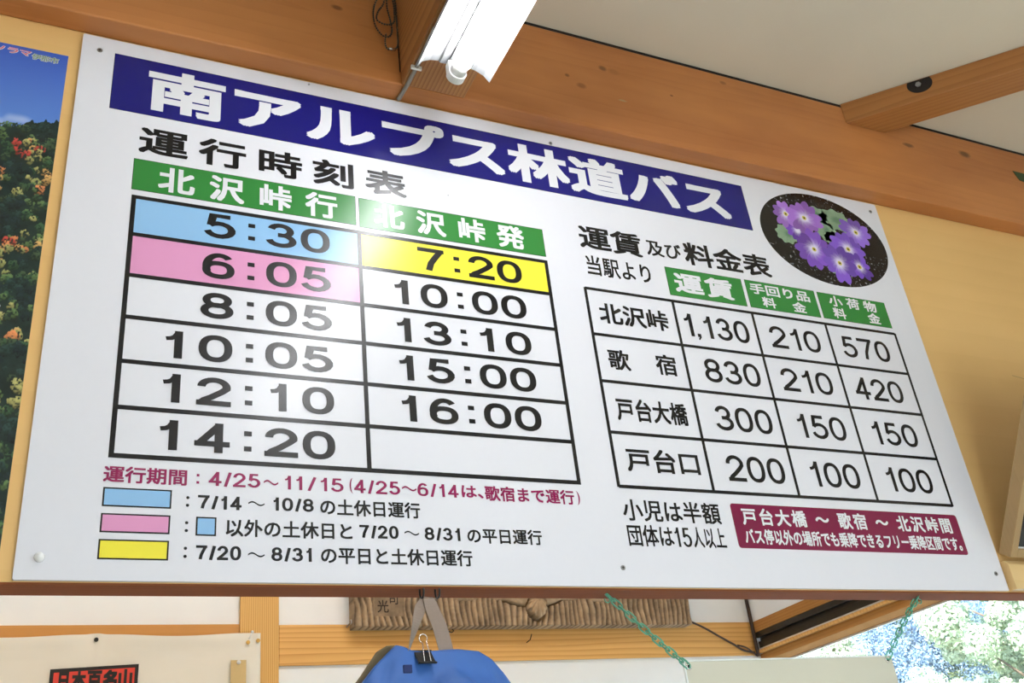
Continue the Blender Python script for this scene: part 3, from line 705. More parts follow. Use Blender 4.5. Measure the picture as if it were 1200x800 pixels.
# ------------------------------------------------------------------ autumn mountain poster (printed picture painted point by point)
PX0, PX1, PZ0, PZ1 = -.66, -.0185, .035, .901
nx, nz = 320, 560
gx = np.concatenate([np.linspace(PX0, -.14, 90), np.linspace(-.138, PX1, nx - 90)]); gz = np.linspace(PZ0, PZ1, nz)
XX, ZZ = np.meshgrid(gx, gz)
def vnoise(X_, Y_, s, seed):
    r = np.random.default_rng(seed).random((256, 256)); a, b_ = X_ * s + 100, Y_ * s + 100
    i, j = np.floor(a).astype(int), np.floor(b_).astype(int); u, v = a - i, b_ - j; u = u * u * (3 - 2 * u); v = v * v * (3 - 2 * v)
    g = lambda p, q: r[p % 256, q % 256]
    return (g(i, j) * (1 - u) + g(i + 1, j) * u) * (1 - v) + (g(i, j + 1) * (1 - u) + g(i + 1, j + 1) * u) * v
fb = lambda s, sd: (vnoise(XX, ZZ, s, sd) * .5 + vnoise(XX, ZZ, s * 2, sd + 1) * .3 + vnoise(XX, ZZ, s * 4, sd + 2) * .2)
C = np.zeros((nz, nx, 3)); tt = np.clip((ZZ - .72) / .18, 0, 1)[..., None]
C[:] = np.array(s2l(96, 138, 214)) * (1 - tt) + np.array(s2l(58, 92, 190)) * tt
cl = np.clip((fb(14, 3) - .45) * 5, 0, 1) * np.exp(-((ZZ - .742) / .014) ** 2) * (XX < -.055); C = C * (1 - cl[..., None]) + np.array(s2l(215, 225, 240)) * cl[..., None]
ridge = .742 + .012 * (vnoise(XX, ZZ * 0, 60, 5) - .5) + .03 * (vnoise(XX, ZZ * 0, 9, 6) - .5) + .10 * (XX + .06).clip(0, .05) + .010 * (vnoise(XX, ZZ * 0, 260, 15) - .3)
land = ZZ < ridge
base = np.array(s2l(26, 42, 40)) * (.5 + 1.1 * fb(90, 8)[..., None]); C = np.where(land[..., None], base, C)
pal = [s2l(52, 80, 54), s2l(84, 108, 66), s2l(140, 142, 88), s2l(186, 146, 88), s2l(190, 120, 76), s2l(170, 62, 54), s2l(38, 60, 56), s2l(26, 40, 44), s2l(56, 74, 52), s2l(158, 154, 96)]
tr_ = []
cmap = lambda x, z: float(vnoise(np.array([[x]]), np.array([[z]]), 28, 51)[0, 0] * .6 + vnoise(np.array([[x]]), np.array([[z]]), 70, 52)[0, 0] * .4)
for _ in range(4200):
    x = rng.uniform(PX0, PX1); z = rng.uniform(PZ0, .742) ; tr_.append((z, x))
tr_.sort(reverse=True)
tex = vnoise(XX, ZZ, 420, 21); tex2 = fb(130, 22)
for z, x in tr_:
    r = rng.uniform(.004, .0095)
    q = cmap(x, z) + rng.uniform(-.05, .05)
    warm = 1 if .60 < z < .70 else (.6 if .42 < z < .53 else .25)
    if q > .71 - .11 * warm: ci = rng.choice([3, 4, 3, 2]) if z > .3 else rng.choice([9, 1])
    elif q > .66 - .12 * warm: ci = rng.choice([5, 4]) if warm > .5 and rng.random() < .5 else 9
    elif q > .44: ci = rng.choice([0, 8, 1])
    else: ci = rng.choice([6, 7, 7])
    i0, i1 = np.searchsorted(gx, (x - r * 1.3, x + r * 1.3)); j0, j1 = np.searchsorted(gz, (z - r * 1.5, z + r * 1.5))
    if i1 <= i0 or j1 <= j0: continue
    W_ = (slice(j0, j1), slice(i0, i1))
    dd_ = ((XX[W_] - x) / r) ** 2 + ((ZZ[W_] - z) / (r * 1.15)) ** 2
    mk = (dd_ < -.10 + 2.0 * tex2[W_]) & (tex[W_] > .36) & (ZZ[W_] < ridge[W_] + .007)
    lt = np.clip(.75 + .6 * (ZZ[W_] - z) / r + 1.1 * (tex[W_] - .5), .12, 1.6)[..., None]
    C[W_] = np.where(mk[..., None], np.array(pal[ci]) * lt, C[W_])
wz = (np.exp(-(((XX + .115) / .035) ** 2 + ((ZZ - .36) / .05) ** 2)) * 1.4 + np.exp(-(((XX + .08) / .02) ** 2 + ((ZZ - .405) / .05) ** 2)) * .8)
mk = (wz * tex2 > .30) & (tex > .5); C = np.where(mk[..., None], np.array(s2l(176, 172, 196)) * (.4 + tex[..., None]), C)
PO = (-.34, .003, .47)
pm = MB(PO); 
V = np.stack([XX, np.full_like(XX, .003), ZZ], -1).reshape(-1, 3)
pm.v = [tuple(p) for p in (V - np.array(PO))]
pm.f = [(j * nx + i, j * nx + i + 1, (j + 1) * nx + i + 1, (j + 1) * nx + i) for j in range(nz - 1) for i in range(nx - 1)]
poster = thing('poster', 'tall blue sky and autumn forest photo poster at the left edge, beside the notice board', 'poster', PO)
obj('print', pm, 'poster', poster, col=np.concatenate([C.reshape(-1, 3), np.ones((nx * nz, 1))], 1))
bk = MB(PO); bk.box(PX0, PX1 + .0003, .0034, .0054, PZ0, PZ1); obj('backing_sheet', bk, 'card', poster)
for s, mt, d, x, yy in (('パノラマ', 'white', .055, (-.149, -.0735), .0026), ('パノラマ', plain('pink_print', s2l(214, 96, 120), .3), .012, (-.148, -.0745), .0022), ('伊那市', 'white', .055, (-.0735, -.0315), .0026), ('伊那市', plain('grey_green_print', s2l(120, 150, 110), .3), .012, (-.0725, -.0325), .0022)):
    mb = MB(PO); e = .0006 if d < .02 else 0; kanji(mb, s, x[0], x[1], .8955 - e - (.004 if '伊' in s else 0), .8815 + e - (.004 if '伊' in s else 0), yy, .95, d, True); obj('lettering', mb, mt, poster)
obj('caption_tag', MB(PO).rect(-.16, -.1075, .352, .372, .0027), 'white', poster, label='small white caption tag')

# ------------------------------------------------------------------ fluorescent lamp under the cross beam (and unseen twins added to brighten both rooms)
def make_lamp(label, group=None):
    LO = (.6225, -.155, .9)
    t = thing('fluorescent_lamp', label, 'lamp', LO, group)
    y0, y1 = -.155, -1.395; cx = .6225; z = .912
    # reflector cross-section (x offset, z), seen from its end: two flared wings and a raised spine
    prof = [(-.073, -.006), (-.071, -.010), (-.060, .004), (-.045, .012), (-.028, .0155), (-.026, .0115), (-.012, .0115), (-.012, .0050), (.012, .0050), (.012, .0115), (.026, .0115), (.028, .0155), (.045, .012), (.060, .004), (.071, -.010), (.073, -.006)]
    back = [(x, zz + .0025) for x, zz in prof[1:-1]][::-1]
    pr = prof + back
    mb = MB(LO); mb.prism([(cx + a, y0, z + b_) for a, b_ in pr], (0, y1 - y0, 0)); obj('reflector', mb, 'reflector', t)
    mb = MB(LO); mb.box(cx - .024, cx + .024, y1 + .03, y0 - .03, z + .014, .9633); obj('housing', mb, 'reflector', t, bevel=.003)
    mb = MB(LO); mb.tube([(cx, y0 - .040, z - .019), (cx, y1 + .040, z - .019)], .0163, 20); obj('tube', mb, 'tube', t, smooth=True, label='glowing white tube')
    for k, ye in enumerate((y0, y1)):
        sg = -1 if k == 0 else 1
        mb = MB(LO)
        shape = [(-.0165, z + .004), (-.0165, z - .020)] + [(.0175 * math.cos(a), z - .020 + .0175 * math.sin(a)) for a in [math.pi + math.pi * i / 12 for i in range(13)]] + [(.0165, z - .020), (.0165, z + .004)]
        mb.prism([(cx + a, ye + sg * .002, b_) for a, b_ in shape], (0, sg * .016, 0))
        so2 = obj('socket', mb, 'socket', t, bevel=.002)
        c2 = MB(LO); c2.tube([(cx, ye + sg * .018, z - .019), (cx, ye + sg * .040, z - .019)], .0152, 20); obj('end_cap', c2, 'socket', so2, smooth=True, label='pale metal end cap of the tube')
    return t
lamp = make_lamp('lit fluorescent tube lamp with white reflector, hanging under the cross beam at top')
def dup(root, loc, rz, label, group):
    r = root.copy(); COL.objects.link(r); r.location = loc; r.rotation_euler = (0, 0, rz); r['label'] = label
    if group: r['group'] = group
    for ch in list(root.children):
        c = ch.copy(); COL.objects.link(c); c.parent = r
        for g_ in ch.children:
            d = g_.copy(); COL.objects.link(d); d.parent = c
    return r
for (x, y, h, rz, lab) in ((-1.35, -2.2, CZ, 0, 'added unseen tube lamp on the ceiling by the rear window, outside the picture'),):
    dup(lamp, (x, y, Z0 + h - .9633 + .9 - .0005), rz, lab, 'added fill lamps outside the picture')  # unseen lamp added to raise the light in the near room
dup(lamp, (-1.45, .50, Z0 + CZ - .9633 + .9 - .0005), math.pi / 2, 'added unseen tube lamp on the ceiling at the left of the room beyond the opening', 'added fill lamps outside the picture')  # unseen lamp added to lift the left of the far room
dup(lamp, (.35, .50, Z0 + CZ - .9633 + .9 - .0005), math.pi / 2, 'added unseen tube lamp on the ceiling of the room beyond the opening', 'added fill lamps outside the picture')  # unseen lamp added to brighten the far wall
# cable from the lamp along the cross beam
CO = (.575, -.05, .955)
cb = thing('lamp_cable', 'grey cable running from the lamp down the beam edge to the board top', 'cable', CO)
mb = MB(CO); mb.tube([(.572, -.200, .9570), (.5745, -.12, .9592), (.573, -.045, .9592), (.570, -.006, .9592), (.568, -.0035, .9585)], .0040, 10); obj('sheath', mb, 'cable', cb, smooth=True)
mb = MB(CO); mb.box(.564, .585, -.098, -.093, .9545, .9632); obj('cable_clip', mb, 'clipw', cb, bevel=.001, label='small white cable clip')

struct('joint_gap_strip', MB().box(.5617, .5634, -.0425, -.0406, .995, CZ - .001), 'gap')  # thin dark strip added for the black joint gap at the beam corner
# bead chain on the beam
def catmull(P, n=10, closed=False):
    P = [Vector(p) for p in P]; out = []
    m_ = len(P)
    rngi = range(m_) if closed else range(m_ - 1)
    for i in rngi:
        a, b_, c, d = (P[(i - 1) % m_], P[i], P[(i + 1) % m_], P[(i + 2) % m_]) if closed else (P[max(i - 1, 0)], P[i], P[i + 1], P[min(i + 2, m_ - 1)])
        for k in range(n):
            u = k / n
            out.append(.5 * ((2 * b_) + (c - a) * u + (2 * a - 5 * b_ + 4 * c - d) * u * u + (3 * b_ - a - 3 * c + d) * u ** 3))
    if not closed: out.append(P[-1])
    return out
KO = (.54, -.05, 1.10)
kc = thing('bead_chain', 'looped dark metal bead pull chain hanging against the beam corner at top', 'chain', KO)
loops = [[(.545, 1.215), (.5305, 1.19), (.519, 1.165), (.5135, 1.135), (.5150, 1.105), (.5230, 1.085), (.5330, 1.076), (.5440, 1.080), (.5500, 1.097), (.5480, 1.125), (.5430, 1.160), (.5440, 1.20)],
         [(.5450, 1.21), (.5339, 1.1618), (.5230, 1.1393), (.5183, 1.1172), (.5269, 1.108), (.5423, 1.1080), (.5540, 1.1187), (.5565, 1.1406), (.5555, 1.1771), (.548, 1.215)],
         [(.5352, 1.0798), (.532, 1.0586), (.5333, 1.042), (.5400, 1.0370), (.5540, 1.0450), (.5585, 1.0627), (.5592, 1.0888), (.5593, 1.1479), (.5580, 1.1775), (.549, 1.215)]]
for q, lp in enumerate(loops):
    pts = catmull([(x, -.046 - .003 * q, z) for x, z in lp], 12)
    mb = MB(KO); acc = 0
    mb.tube(pts[::3], .0007, 5)
    for a, b_ in zip(pts, pts[1:]):
        acc += (b_ - a).length
        if acc > .0050: acc = 0; mb.ball(b_, .0022, 6, 4)
    obj('bead_strand', mb, 'bead', kc, smooth=True)
mb = MB(KO); mb.tube([(.5385, -.052, 1.0385), (.5520, -.052, 1.0405)], .0030, 8); obj('clasp', mb, 'steel', kc, smooth=True, label='silver clasp')
mb = MB(KO); mb.tube([(.547, -.0405, 1.212), (.547, -.058, 1.214), (.547, -.060, 1.220)], .0018, 6); obj('hook', mb, 'screw', kc, smooth=True)

# ------------------------------------------------------------------ framed picture on its ledge, right of the board
LO_ = (2.05, 0, .03)
mb = MB(LO_); mb.prism([(1.806, .0055, .0), (1.806, .0055, .060), (1.806, -.006, .060), (1.806, -.014, .050), (1.806, -.014, .0)], (.5, 0, 0))
tag(obj('ledge', mb, 'ledge', bevel=.0015), 'pale wooden ledge strip on the wall at the right edge, under the framed picture', 'ledge')
FO = (1.81, .003, .064)
fp = thing('picture_frame', 'wood-framed dark picture leaning out from the wall at the right edge', 'picture', FO)
ang = math.atan2(.160, .238); up = Vector((0, -math.sin(ang), math.cos(ang))); out = Vector((0, -math.cos(ang), -math.sin(ang)))
base = Vector((1.810, .0035 + .0, .0785))
def fbox(mb, x0, x1, u0, u1, d0, d1):
    P = [base + Vector((x - 1.81, 0, 0)) + up * u + out * d for x in (x0, x1) for u in (u0, u1) for d in (d0, d1)]
    mb.add(P, [(0, 1, 3, 2), (4, 6, 7, 5), (0, 4, 5, 1), (2, 3, 7, 6), (0, 2, 6, 4), (1, 5, 7, 3)])
mb = MB(FO); fw, fh, dp = .52, .42, .030
fbox(mb, 1.81, 1.828, 0, fh, 0, dp); fbox(mb, 1.81 + fw - .018, 1.81 + fw, 0, fh, 0, dp); fbox(mb, 1.828, 1.81 + fw - .018, 0, .018, 0, dp); fbox(mb, 1.828, 1.81 + fw - .018, fh - .018, fh, 0, dp)
obj('frame', mb, 'frame', fp, bevel=.0015)
mb = MB(FO); fbox(mb, 1.828, 1.81 + fw - .018, .018, fh - .018, .004, .020); obj('picture', mb, 'darkglass', fp, label='dark glossy picture behind glass')
mb = MB(FO)
for q in ((1.828, 1.831, .018, fh - .018), (1.831, 1.81 + fw - .018, .018, .021)): fbox(mb, *q, .020, .024)
obj('slip', mb, 'silverline', fp, label='thin pale inner slip')
mb = MB(FO); tp = base + up * (fh * .8)
mb.tube([tp + Vector((.26, 0, 0)), (2.07, .0055, tp.z + .16)], .001, 5); obj('hanging_wire', mb, 'steel', fp)

# ------------------------------------------------------------------ things hanging in the opening
# green chains
def chain(name_label, a, b_, sag):
    a, b_ = Vector(a), Vector(b_); n = 12
    t = thing('hanging_chain', name_label, 'chain', tuple(a))
    dir_ = (b_ - a); Lt = dir_.length; pitch = Lt / n; u = dir_.normalized(); s1 = Vector((0, 1, 0)); s1 = (s1 - u * s1.dot(u)).normalized(); s2 = u.cross(s1)
    for i in range(n):
        c = a + dir_ * ((i + .5) / n) + Vector((0, 0, -sag * math.sin(math.pi * (i + .5) / n)))
        th = .35 + (math.pi / 2 if i % 2 else 0) + random.uniform(-.25, .25)
        w = s1 * math.cos(th) + s2 * math.sin(th)
        hl, hr = pitch * .74, .0049
        P = []
        for k in range(16):
            ph = 2 * math.pi * k / 16
            P.append(c + u * (hl - hr) * (1 if math.cos(ph) > 0 else -1) * min(1, abs(math.cos(ph)) * 3) + u * hr * math.cos(ph) + w * hr * math.sin(ph) * (.55 + .45 * abs(math.sin(ph))))
        mb = MB(tuple(a)); mb.tube(P, .00145, 6, closed=True); obj('link', mb, 'chain', t, smooth=True)
    e = MB(tuple(a)); e.tube([a + Vector((0, 0, .0005)), a + Vector((0, 0, -.004))] + [a + Vector((.005 * math.sin(q), 0, -.009 + .005 * math.cos(q))) for q in [.3 + i * .6 for i in range(9)]], .001, 6)
    obj('screw_hook', e, 'chain', t, smooth=True)
    return t
chain('green plastic-coated chain slanting down right to the left corner of the beige sheet', (.885, .028, -.005), (1.019, .028, -.1235), .003)
chain('green plastic-coated chain slanting down left to the right corner of the beige sheet', (1.578, .028, -.005), (1.4575, .028, -.1185), -.004)
HO = (1.24, .028, -.3)
hs = thing('hanging_sheet', 'glossy beige sheet board hanging below the opening on two green chains', 'board', HO)
mb = MB(HO); mb.box(1.0145, 1.468, .0290, .0325, -.62, -.1160); obj('panel', mb, 'hangboard', hs, bevel=.0006)
mb = MB(HO); mb.box(1.0118, 1.4705, .0286, .0329, -.1160, -.1135); mb.box(1.0118, 1.0145, .0286, .0329, -.62, -.116); obj('rim', mb, 'hangedge', hs, label='pale rim of the sheet')
for x, z in ((1.0205, -.1245), (1.4555, -.1215)):
    mb = MB(HO); mb.tube([(x + .0042 * math.cos(a), .0283, z + .0042 * math.sin(a)) for a in [2 * math.pi * i / 16 for i in range(16)]], .0014, 6, closed=True); g = obj('grommet', mb, 'steel', hs, smooth=True, label='steel eyelet')
    mb = MB(HO); mb.disc(x, z, .0284, .0032, .0032, 12); obj('eyelet_hole', mb, 'gap', g)
# bag
BG = (.567, .0, -.1)
for i, x in enumerate((.5525, .5775)):
    pts = [(x, .012, -.0042), (x, .012, -.009)] + [(x + (.0 if i == 0 else 0), .012 - .009 + .009 * math.cos(a), -.011 - .009 * math.sin(a)) for a in [i_ * math.pi / 8 for i_ in range(10)]]
    mb = MB((x, .012, -.004)); mb.tube(pts, .0015, 7)
    tag(obj('screw_hook', mb, 'blackmetal', smooth=True), ('left' if i == 0 else 'right') + ' one of the two dark wire hooks under the board that hold the blue bag', 'hook')
bag = thing('backpack', 'blue nylon bag with grey carrying strap hanging from hooks below the notice board', 'bag', BG)
topx = [.425, .4554, .4749, .5053, .5180, .5290, .5450, .5620, .5993, .6330, .6524, .6703, .6850, .705]
topz = [-.175, -.1399, -.1172, -.0895, -.0925, -.0975, -.1000, -.0985, -.0968, -.1005, -.1120, -.1330, -.155, -.20]
mb = MB(BG); nu, nv = 70, 70; grid = {}
for sgn in (0, 1):
    vs = []
    for j in range(nv + 1):
        v = j / nv
        for i in range(nu + 1):
            u = i / nu; x = .425 + .28 * u
            zt = float(np.interp(x, topx, topz)); z = zt + (-.58 - zt) * v
            cxo = (x - .565); x2 = x + cxo * .55 * min(1, v * 3.0)
            e = max(0, 1 - abs(2 * u - 1) ** 3.2) ** .5; tv = min(1, (v * 5.5)) ** .55 * (1 - v ** 8 * .9)
            tw = min(1, v * 2.2) * (1 - v ** 8 * .9); y = -.004 - .050 * e * tw if sgn == 0 else .012 + .02 * e * tv
            if sgn == 0:
                y += .0030 * math.sin(x * 95 + z * 60) * e * tv + .0022 * math.sin(x * 40 - z * 150 + 1) * e * tv
                dp_ = ((x2 - .585) / .042) ** 2 + ((z + .185) / .055) ** 2
                if dp_ < 1: y -= .026 * (1 - dp_) ** .5 * min(1, e * 1.5)
                fold = math.exp(-((x2 - .640 - (z + .10) * -.35) / .006) ** 2); y += .005 * fold * e * min(1, v * 10)
                fold = math.exp(-((x2 - .505 - (z + .10) * .5) / .006) ** 2); y += .004 * fold * e * min(1, v * 10)
            vs.append((x2, y, z))
    k = nu + 1
    fs = [(j * k + i, (j + 1) * k + i, (j + 1) * k + i + 1, j * k + i + 1) for j in range(nv) for i in range(nu)]
    if sgn: fs = [f[::-1] for f in fs]
    mb.add(vs, fs)
n1_ = (nu + 1) * (nv + 1); k = nu + 1
mb.f += [(i, i + 1, n1_ + i + 1, n1_ + i) for i in range(nu)] + [(nv * k + i + 1, nv * k + i, n1_ + nv * k + i, n1_ + nv * k + i + 1) for i in range(nu)]
mb.f += [(j * k, n1_ + j * k, n1_ + (j + 1) * k, (j + 1) * k) for j in range(nv)] + [(j * k + nu, (j + 1) * k + nu, n1_ + (j + 1) * k + nu, n1_ + j * k + nu) for j in range(nv)]
obj('body', mb, 'bag', bag, smooth=True)
mb = MB(BG); mb.prism([(.500, .020, -.0845), (.512, .020, -.0838), (.524, .020, -.0885), (.520, .020, -.3), (.40, .020, -.3), (.405, .020, -.215), (.432, .020, -.160), (.462, .020, -.124), (.486, .020, -.092)], (0, .014, 0))
obj('back_panel', mb, 'olive', bag, bevel=.003, label='olive canvas back panel')
def ribbon(mb, path, w, th=.0012):
    """flat webbing: path of (x, y, z, width direction angle)"""
    vs = []; n = len(path)
    for (x, y, z, a, ww) in path:
        d = Vector((math.cos(a), math.sin(a), 0)); c = Vector((x, y, z))
        for s_, tq in ((-1, -1), (1, -1), (1, 1), (-1, 1)): vs.append(c + d * ww / 2 * s_ + Vector((-d.y, d.x, 0)) * th / 2 * tq)
    fs = [(0, 1, 2, 3)[::-1], tuple(4 * (n - 1) + q for q in range(4))]
    for i in range(n - 1):
        for q in range(4): fs.append((4 * i + q, 4 * i + (q + 1) % 4, 4 * (i + 1) + (q + 1) % 4, 4 * (i + 1) + q))
    mb.add(vs, fs)
def lerp_path(P, n=8):
    out = []
    for a, b_ in zip(P, P[1:]):
        for i in range(n):
            u = i / n; out.append(tuple(p * (1 - u) + q * u for p, q in zip(a, b_)))
    out.append(P[-1]); return out
mb = MB(BG)
ribbon(mb, lerp_path([(.5570, .002, -.0215, 0, .018), (.5495, .002, -.032, .15, .020), (.539, .002, -.060, .75, .021), (.5275, .004, -.094, 1.25, .021), (.5265, .006, -.104, 1.0, .022), (.526, .008, -.14, .6, .022)]), .02)
ribbon(mb, lerp_path([(.5610, -.001, -.0215, 0, .018), (.5655, -.001, -.036, -.1, .021), (.5760, -.001, -.065, -.15, .0225), (.5840, .001, -.098, 0, .0225), (.5845, .004, -.14, 0, .022)]), .02)
ribbon(mb, lerp_path([(.5520, .0105, -.0218, 0, .003), (.5560, .003, -.0180, 0, .006), (.5595, .0, -.0195, 0, .012), (.565, .003, -.0185, 0, .008), (.5780, .0105, -.0218, 0, .003)]), .02)
obj('carrying_strap', mb, 'strap', bag, label='grey webbing strap in an inverted V')
mb = MB(BG); mb.box(.4955, .508, -.060, -.0555, -.140, -.129); obj('strap_slot', mb, 'bagdark', bag, bevel=.001, label='dark navy webbing tab')
ZO = (.5455, -.008, -.105)
cl = thing('binder_clip', 'black binder clip with silver wire handle clamped on the top of the blue bag', 'clip', ZO)
mb = MB(ZO); mb.prism([(.5320, -.0215, -.1190), (.5320, -.0035, -.0995), (.5320, .003, -.0995), (.5320, .020, -.1190), (.5320, .019, -.1190), (.5320, .0, -.1015), (.5320, -.0205, -.1195)], (.0260, 0, 0)); obj('body', mb, 'blackmetal', cl, bevel=.0003)
mb = MB(ZO); mb.tube([(.5310, -.0220, -.1190), (.5590, -.0220, -.1190)], .0016, 6); obj('rolled_edge', mb, 'blackmetal', cl, smooth=True)
mb = MB(ZO); mb.tube([(.5300, -.0, -.0985), (.5600, -.0, -.0985)], .0022, 6); obj('rolled_edge', mb, 'blackmetal', cl, smooth=True)
pts = [(.5395, -.0245, -.1175), (.5425, -.014, -.1000), (.5450, -.006, -.0880), (.5430, -.003, -.0850)] + [(.5475 + .0062 * math.cos(a), -.003, -.0805 + .0062 * math.sin(a)) for a in [math.radians(215 - 250 * i / 12) for i in range(13)]] + [(.5515, -.006, -.0880), (.5510, -.014, -.1000), (.5490, -.0245, -.1175)]
mb = MB(ZO); mb.tube(pts, .0008, 6); obj('wire_handle', mb, 'steel', cl, smooth=True, label='silver wire handle')

# ------------------------------------------------------------------ far wall: carved plaque, banner, cords
# carved wooden plaque
QO = (1.47, 1.49, .5)
QX0, QX1, QZ0, QZ1 = .884, 2.062, .303, .76
pq = thing('carved_plaque', 'weathered brown wooden plaque with gouged ridges and a carved flower, on the far wall rail', 'plaque', QO)
nxq, nzq = 420, 90
gx = np.linspace(QX0, QX1, nxq); gz = np.concatenate([np.linspace(QZ0, .41, 60), np.linspace(.413, QZ1, nzq - 60)])
XX, ZZ = np.meshgrid(gx, gz)
warp = XX + .020 * (vnoise(XX, ZZ, 14, 31) - .5) + (ZZ - .35) * .10 * (vnoise(XX, ZZ * 0, 6, 33) - .5) * 2
per = .0188
ph = warp / per; ridge_ = np.abs(np.sin(np.pi * ph)) ** .6
brk = vnoise(np.floor(ph) * .37, ZZ, 1, 40)  # gouges differ from one to the next
rowb = vnoise(np.floor(ph) * 3.1, ZZ * 0, 1, 41)
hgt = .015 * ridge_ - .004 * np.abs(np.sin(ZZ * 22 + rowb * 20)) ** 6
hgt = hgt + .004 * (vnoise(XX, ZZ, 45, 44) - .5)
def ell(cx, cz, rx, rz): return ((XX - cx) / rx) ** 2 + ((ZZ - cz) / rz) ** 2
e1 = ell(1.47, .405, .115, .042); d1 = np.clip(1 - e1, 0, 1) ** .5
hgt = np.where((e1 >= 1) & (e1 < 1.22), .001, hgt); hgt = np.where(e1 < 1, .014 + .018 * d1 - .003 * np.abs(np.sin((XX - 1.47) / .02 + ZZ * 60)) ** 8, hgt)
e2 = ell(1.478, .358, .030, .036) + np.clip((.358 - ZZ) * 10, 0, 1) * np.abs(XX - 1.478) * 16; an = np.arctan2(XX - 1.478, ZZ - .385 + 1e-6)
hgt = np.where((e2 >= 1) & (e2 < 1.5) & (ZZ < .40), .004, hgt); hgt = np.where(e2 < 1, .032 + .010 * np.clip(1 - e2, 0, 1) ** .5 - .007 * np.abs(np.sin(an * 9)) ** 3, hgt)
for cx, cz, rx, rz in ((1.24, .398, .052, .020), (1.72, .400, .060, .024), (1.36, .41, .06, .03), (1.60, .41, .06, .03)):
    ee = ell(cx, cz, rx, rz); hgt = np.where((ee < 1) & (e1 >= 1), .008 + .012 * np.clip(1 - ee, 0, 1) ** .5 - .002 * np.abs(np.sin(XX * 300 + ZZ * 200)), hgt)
sig = (XX > .948) & (XX < 1.04) & (ZZ > .333) & (ZZ < .43); hgt = np.where(sig, .0065, hgt)
V = np.stack([XX, 1.462 - hgt, ZZ], -1).reshape(-1, 3); V2 = V.copy(); V2[:, 1] = 1.5
pm = MB(QO); pm.v = [tuple(p) for p in np.concatenate([V, V2]) - np.array(QO)]
I = lambda j, i: j * nxq + i
N_ = nxq * nzq
pm.f = [(I(j, i), I(j, i + 1), I(j + 1, i + 1), I(j + 1, i)) for j in range(nzq - 1) for i in range(nxq - 1)]
pm.f += [(I(0, i + 1), I(0, i), N_ + I(0, i), N_ + I(0, i + 1)) for i in range(nxq - 1)] + [(I(nzq - 1, i), I(nzq - 1, i + 1), N_ + I(nzq - 1, i + 1), N_ + I(nzq - 1, i)) for i in range(nxq - 1)]
pm.f += [(I(j, 0), I(j + 1, 0), N_ + I(j + 1, 0), N_ + I(j, 0)) for j in range(nzq - 1)] + [(I(j + 1, nxq - 1), I(j, nxq - 1), N_ + I(j, nxq - 1), N_ + I(j + 1, nxq - 1)) for j in range(nzq - 1)]
groove_shade = np.clip((hgt - .002) / .014, 0, 1) ** .8; tone = .75 + .5 * vnoise(XX, ZZ, 30, 61) + .25 * (vnoise(XX, ZZ, 160, 62) - .5)  # shade of the carved grooves is put into the vertex colour by height
cc_ = (np.array([.13, .088, .056]) * (1 - groove_shade[..., None]) + np.array([.41, .295, .185]) * groove_shade[..., None]) * tone[..., None]
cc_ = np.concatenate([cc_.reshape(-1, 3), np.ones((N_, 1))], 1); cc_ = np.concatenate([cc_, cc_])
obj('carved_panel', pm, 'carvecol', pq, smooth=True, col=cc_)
mb = MB(QO); kanji(mb, '光', .957, .992, .382, .344, 1.4550, 1, .012); kanji(mb, '司', .994, 1.022, .402, .368, 1.4550, 1, .012); obj('signature', mb, 'carveline', pq, label='dark incised signature')
mb = MB((.876, 1.46, .317)); mb.tube([(.876, 1.5025, .315), (.876, 1.455, .315), (.8745, 1.452, .323)], .0028, 7)
tag(obj('plaque_hook', mb, 'screw', smooth=True), 'small dark hook at the lower left corner of the carved plaque', 'hook')
mb = MB((1.465, 1.5, .27)); mb.tube([(1.458, 1.503, .262), (1.459, 1.478, .2645), (1.4655, 1.476, .282)], .0016, 6)
tag(obj('bent_nail', mb, 'gap', smooth=True), 'thin bent nail in the far rail below the carved flower', 'nail')
mb = MB((1.20, 1.5, .29)); mb.tube([(1.17, 1.5015, .303), (1.185, 1.488, .297), (1.20, 1.485, .291), (1.207, 1.486, .296), (1.203, 1.488, .302)], .0018, 6)
tag(obj('wire_scrap', mb, 'cord', smooth=True), 'short curl of dark wire under the carved plaque, behind the bag strap', 'wire')
# cords in the far corner
mb = MB((2.2, 1.48, .25)); mb.tube(catmull([(2.052, 1.462, .319), (2.1309, 1.485, .2990), (2.1937, 1.492, .270), (2.2504, 1.496, .2434), (2.2881, 1.497, .2227), (2.332, 1.497, .216)], 6), .0035, 8)
tag(obj('black_cord', mb, 'cord', smooth=True), 'black cord running from the plaque corner along the far rail to the corner', 'cord')
mb = MB((2.2, 1.48, .25)); mb.tube(catmull([(2.262, 1.4935, .240), (2.29, 1.487, .231), (2.318, 1.488, .213), (2.336, 1.492, .202)], 6), .0030, 8)
tag(obj('black_cord', mb, 'cord', smooth=True), 'second short black cord just before the corner of the far rail', 'cord')
mb = MB((2.338, 1.49, .5)); mb.tube([(2.338, 1.488, 1.2), (2.338, 1.488, .60), (2.338, 1.488, .20)], .0062, 8)
tag(obj('corner_cord', mb, 'cord', smooth=True), 'vertical brown cord running down the far corner beside the window', 'cord')
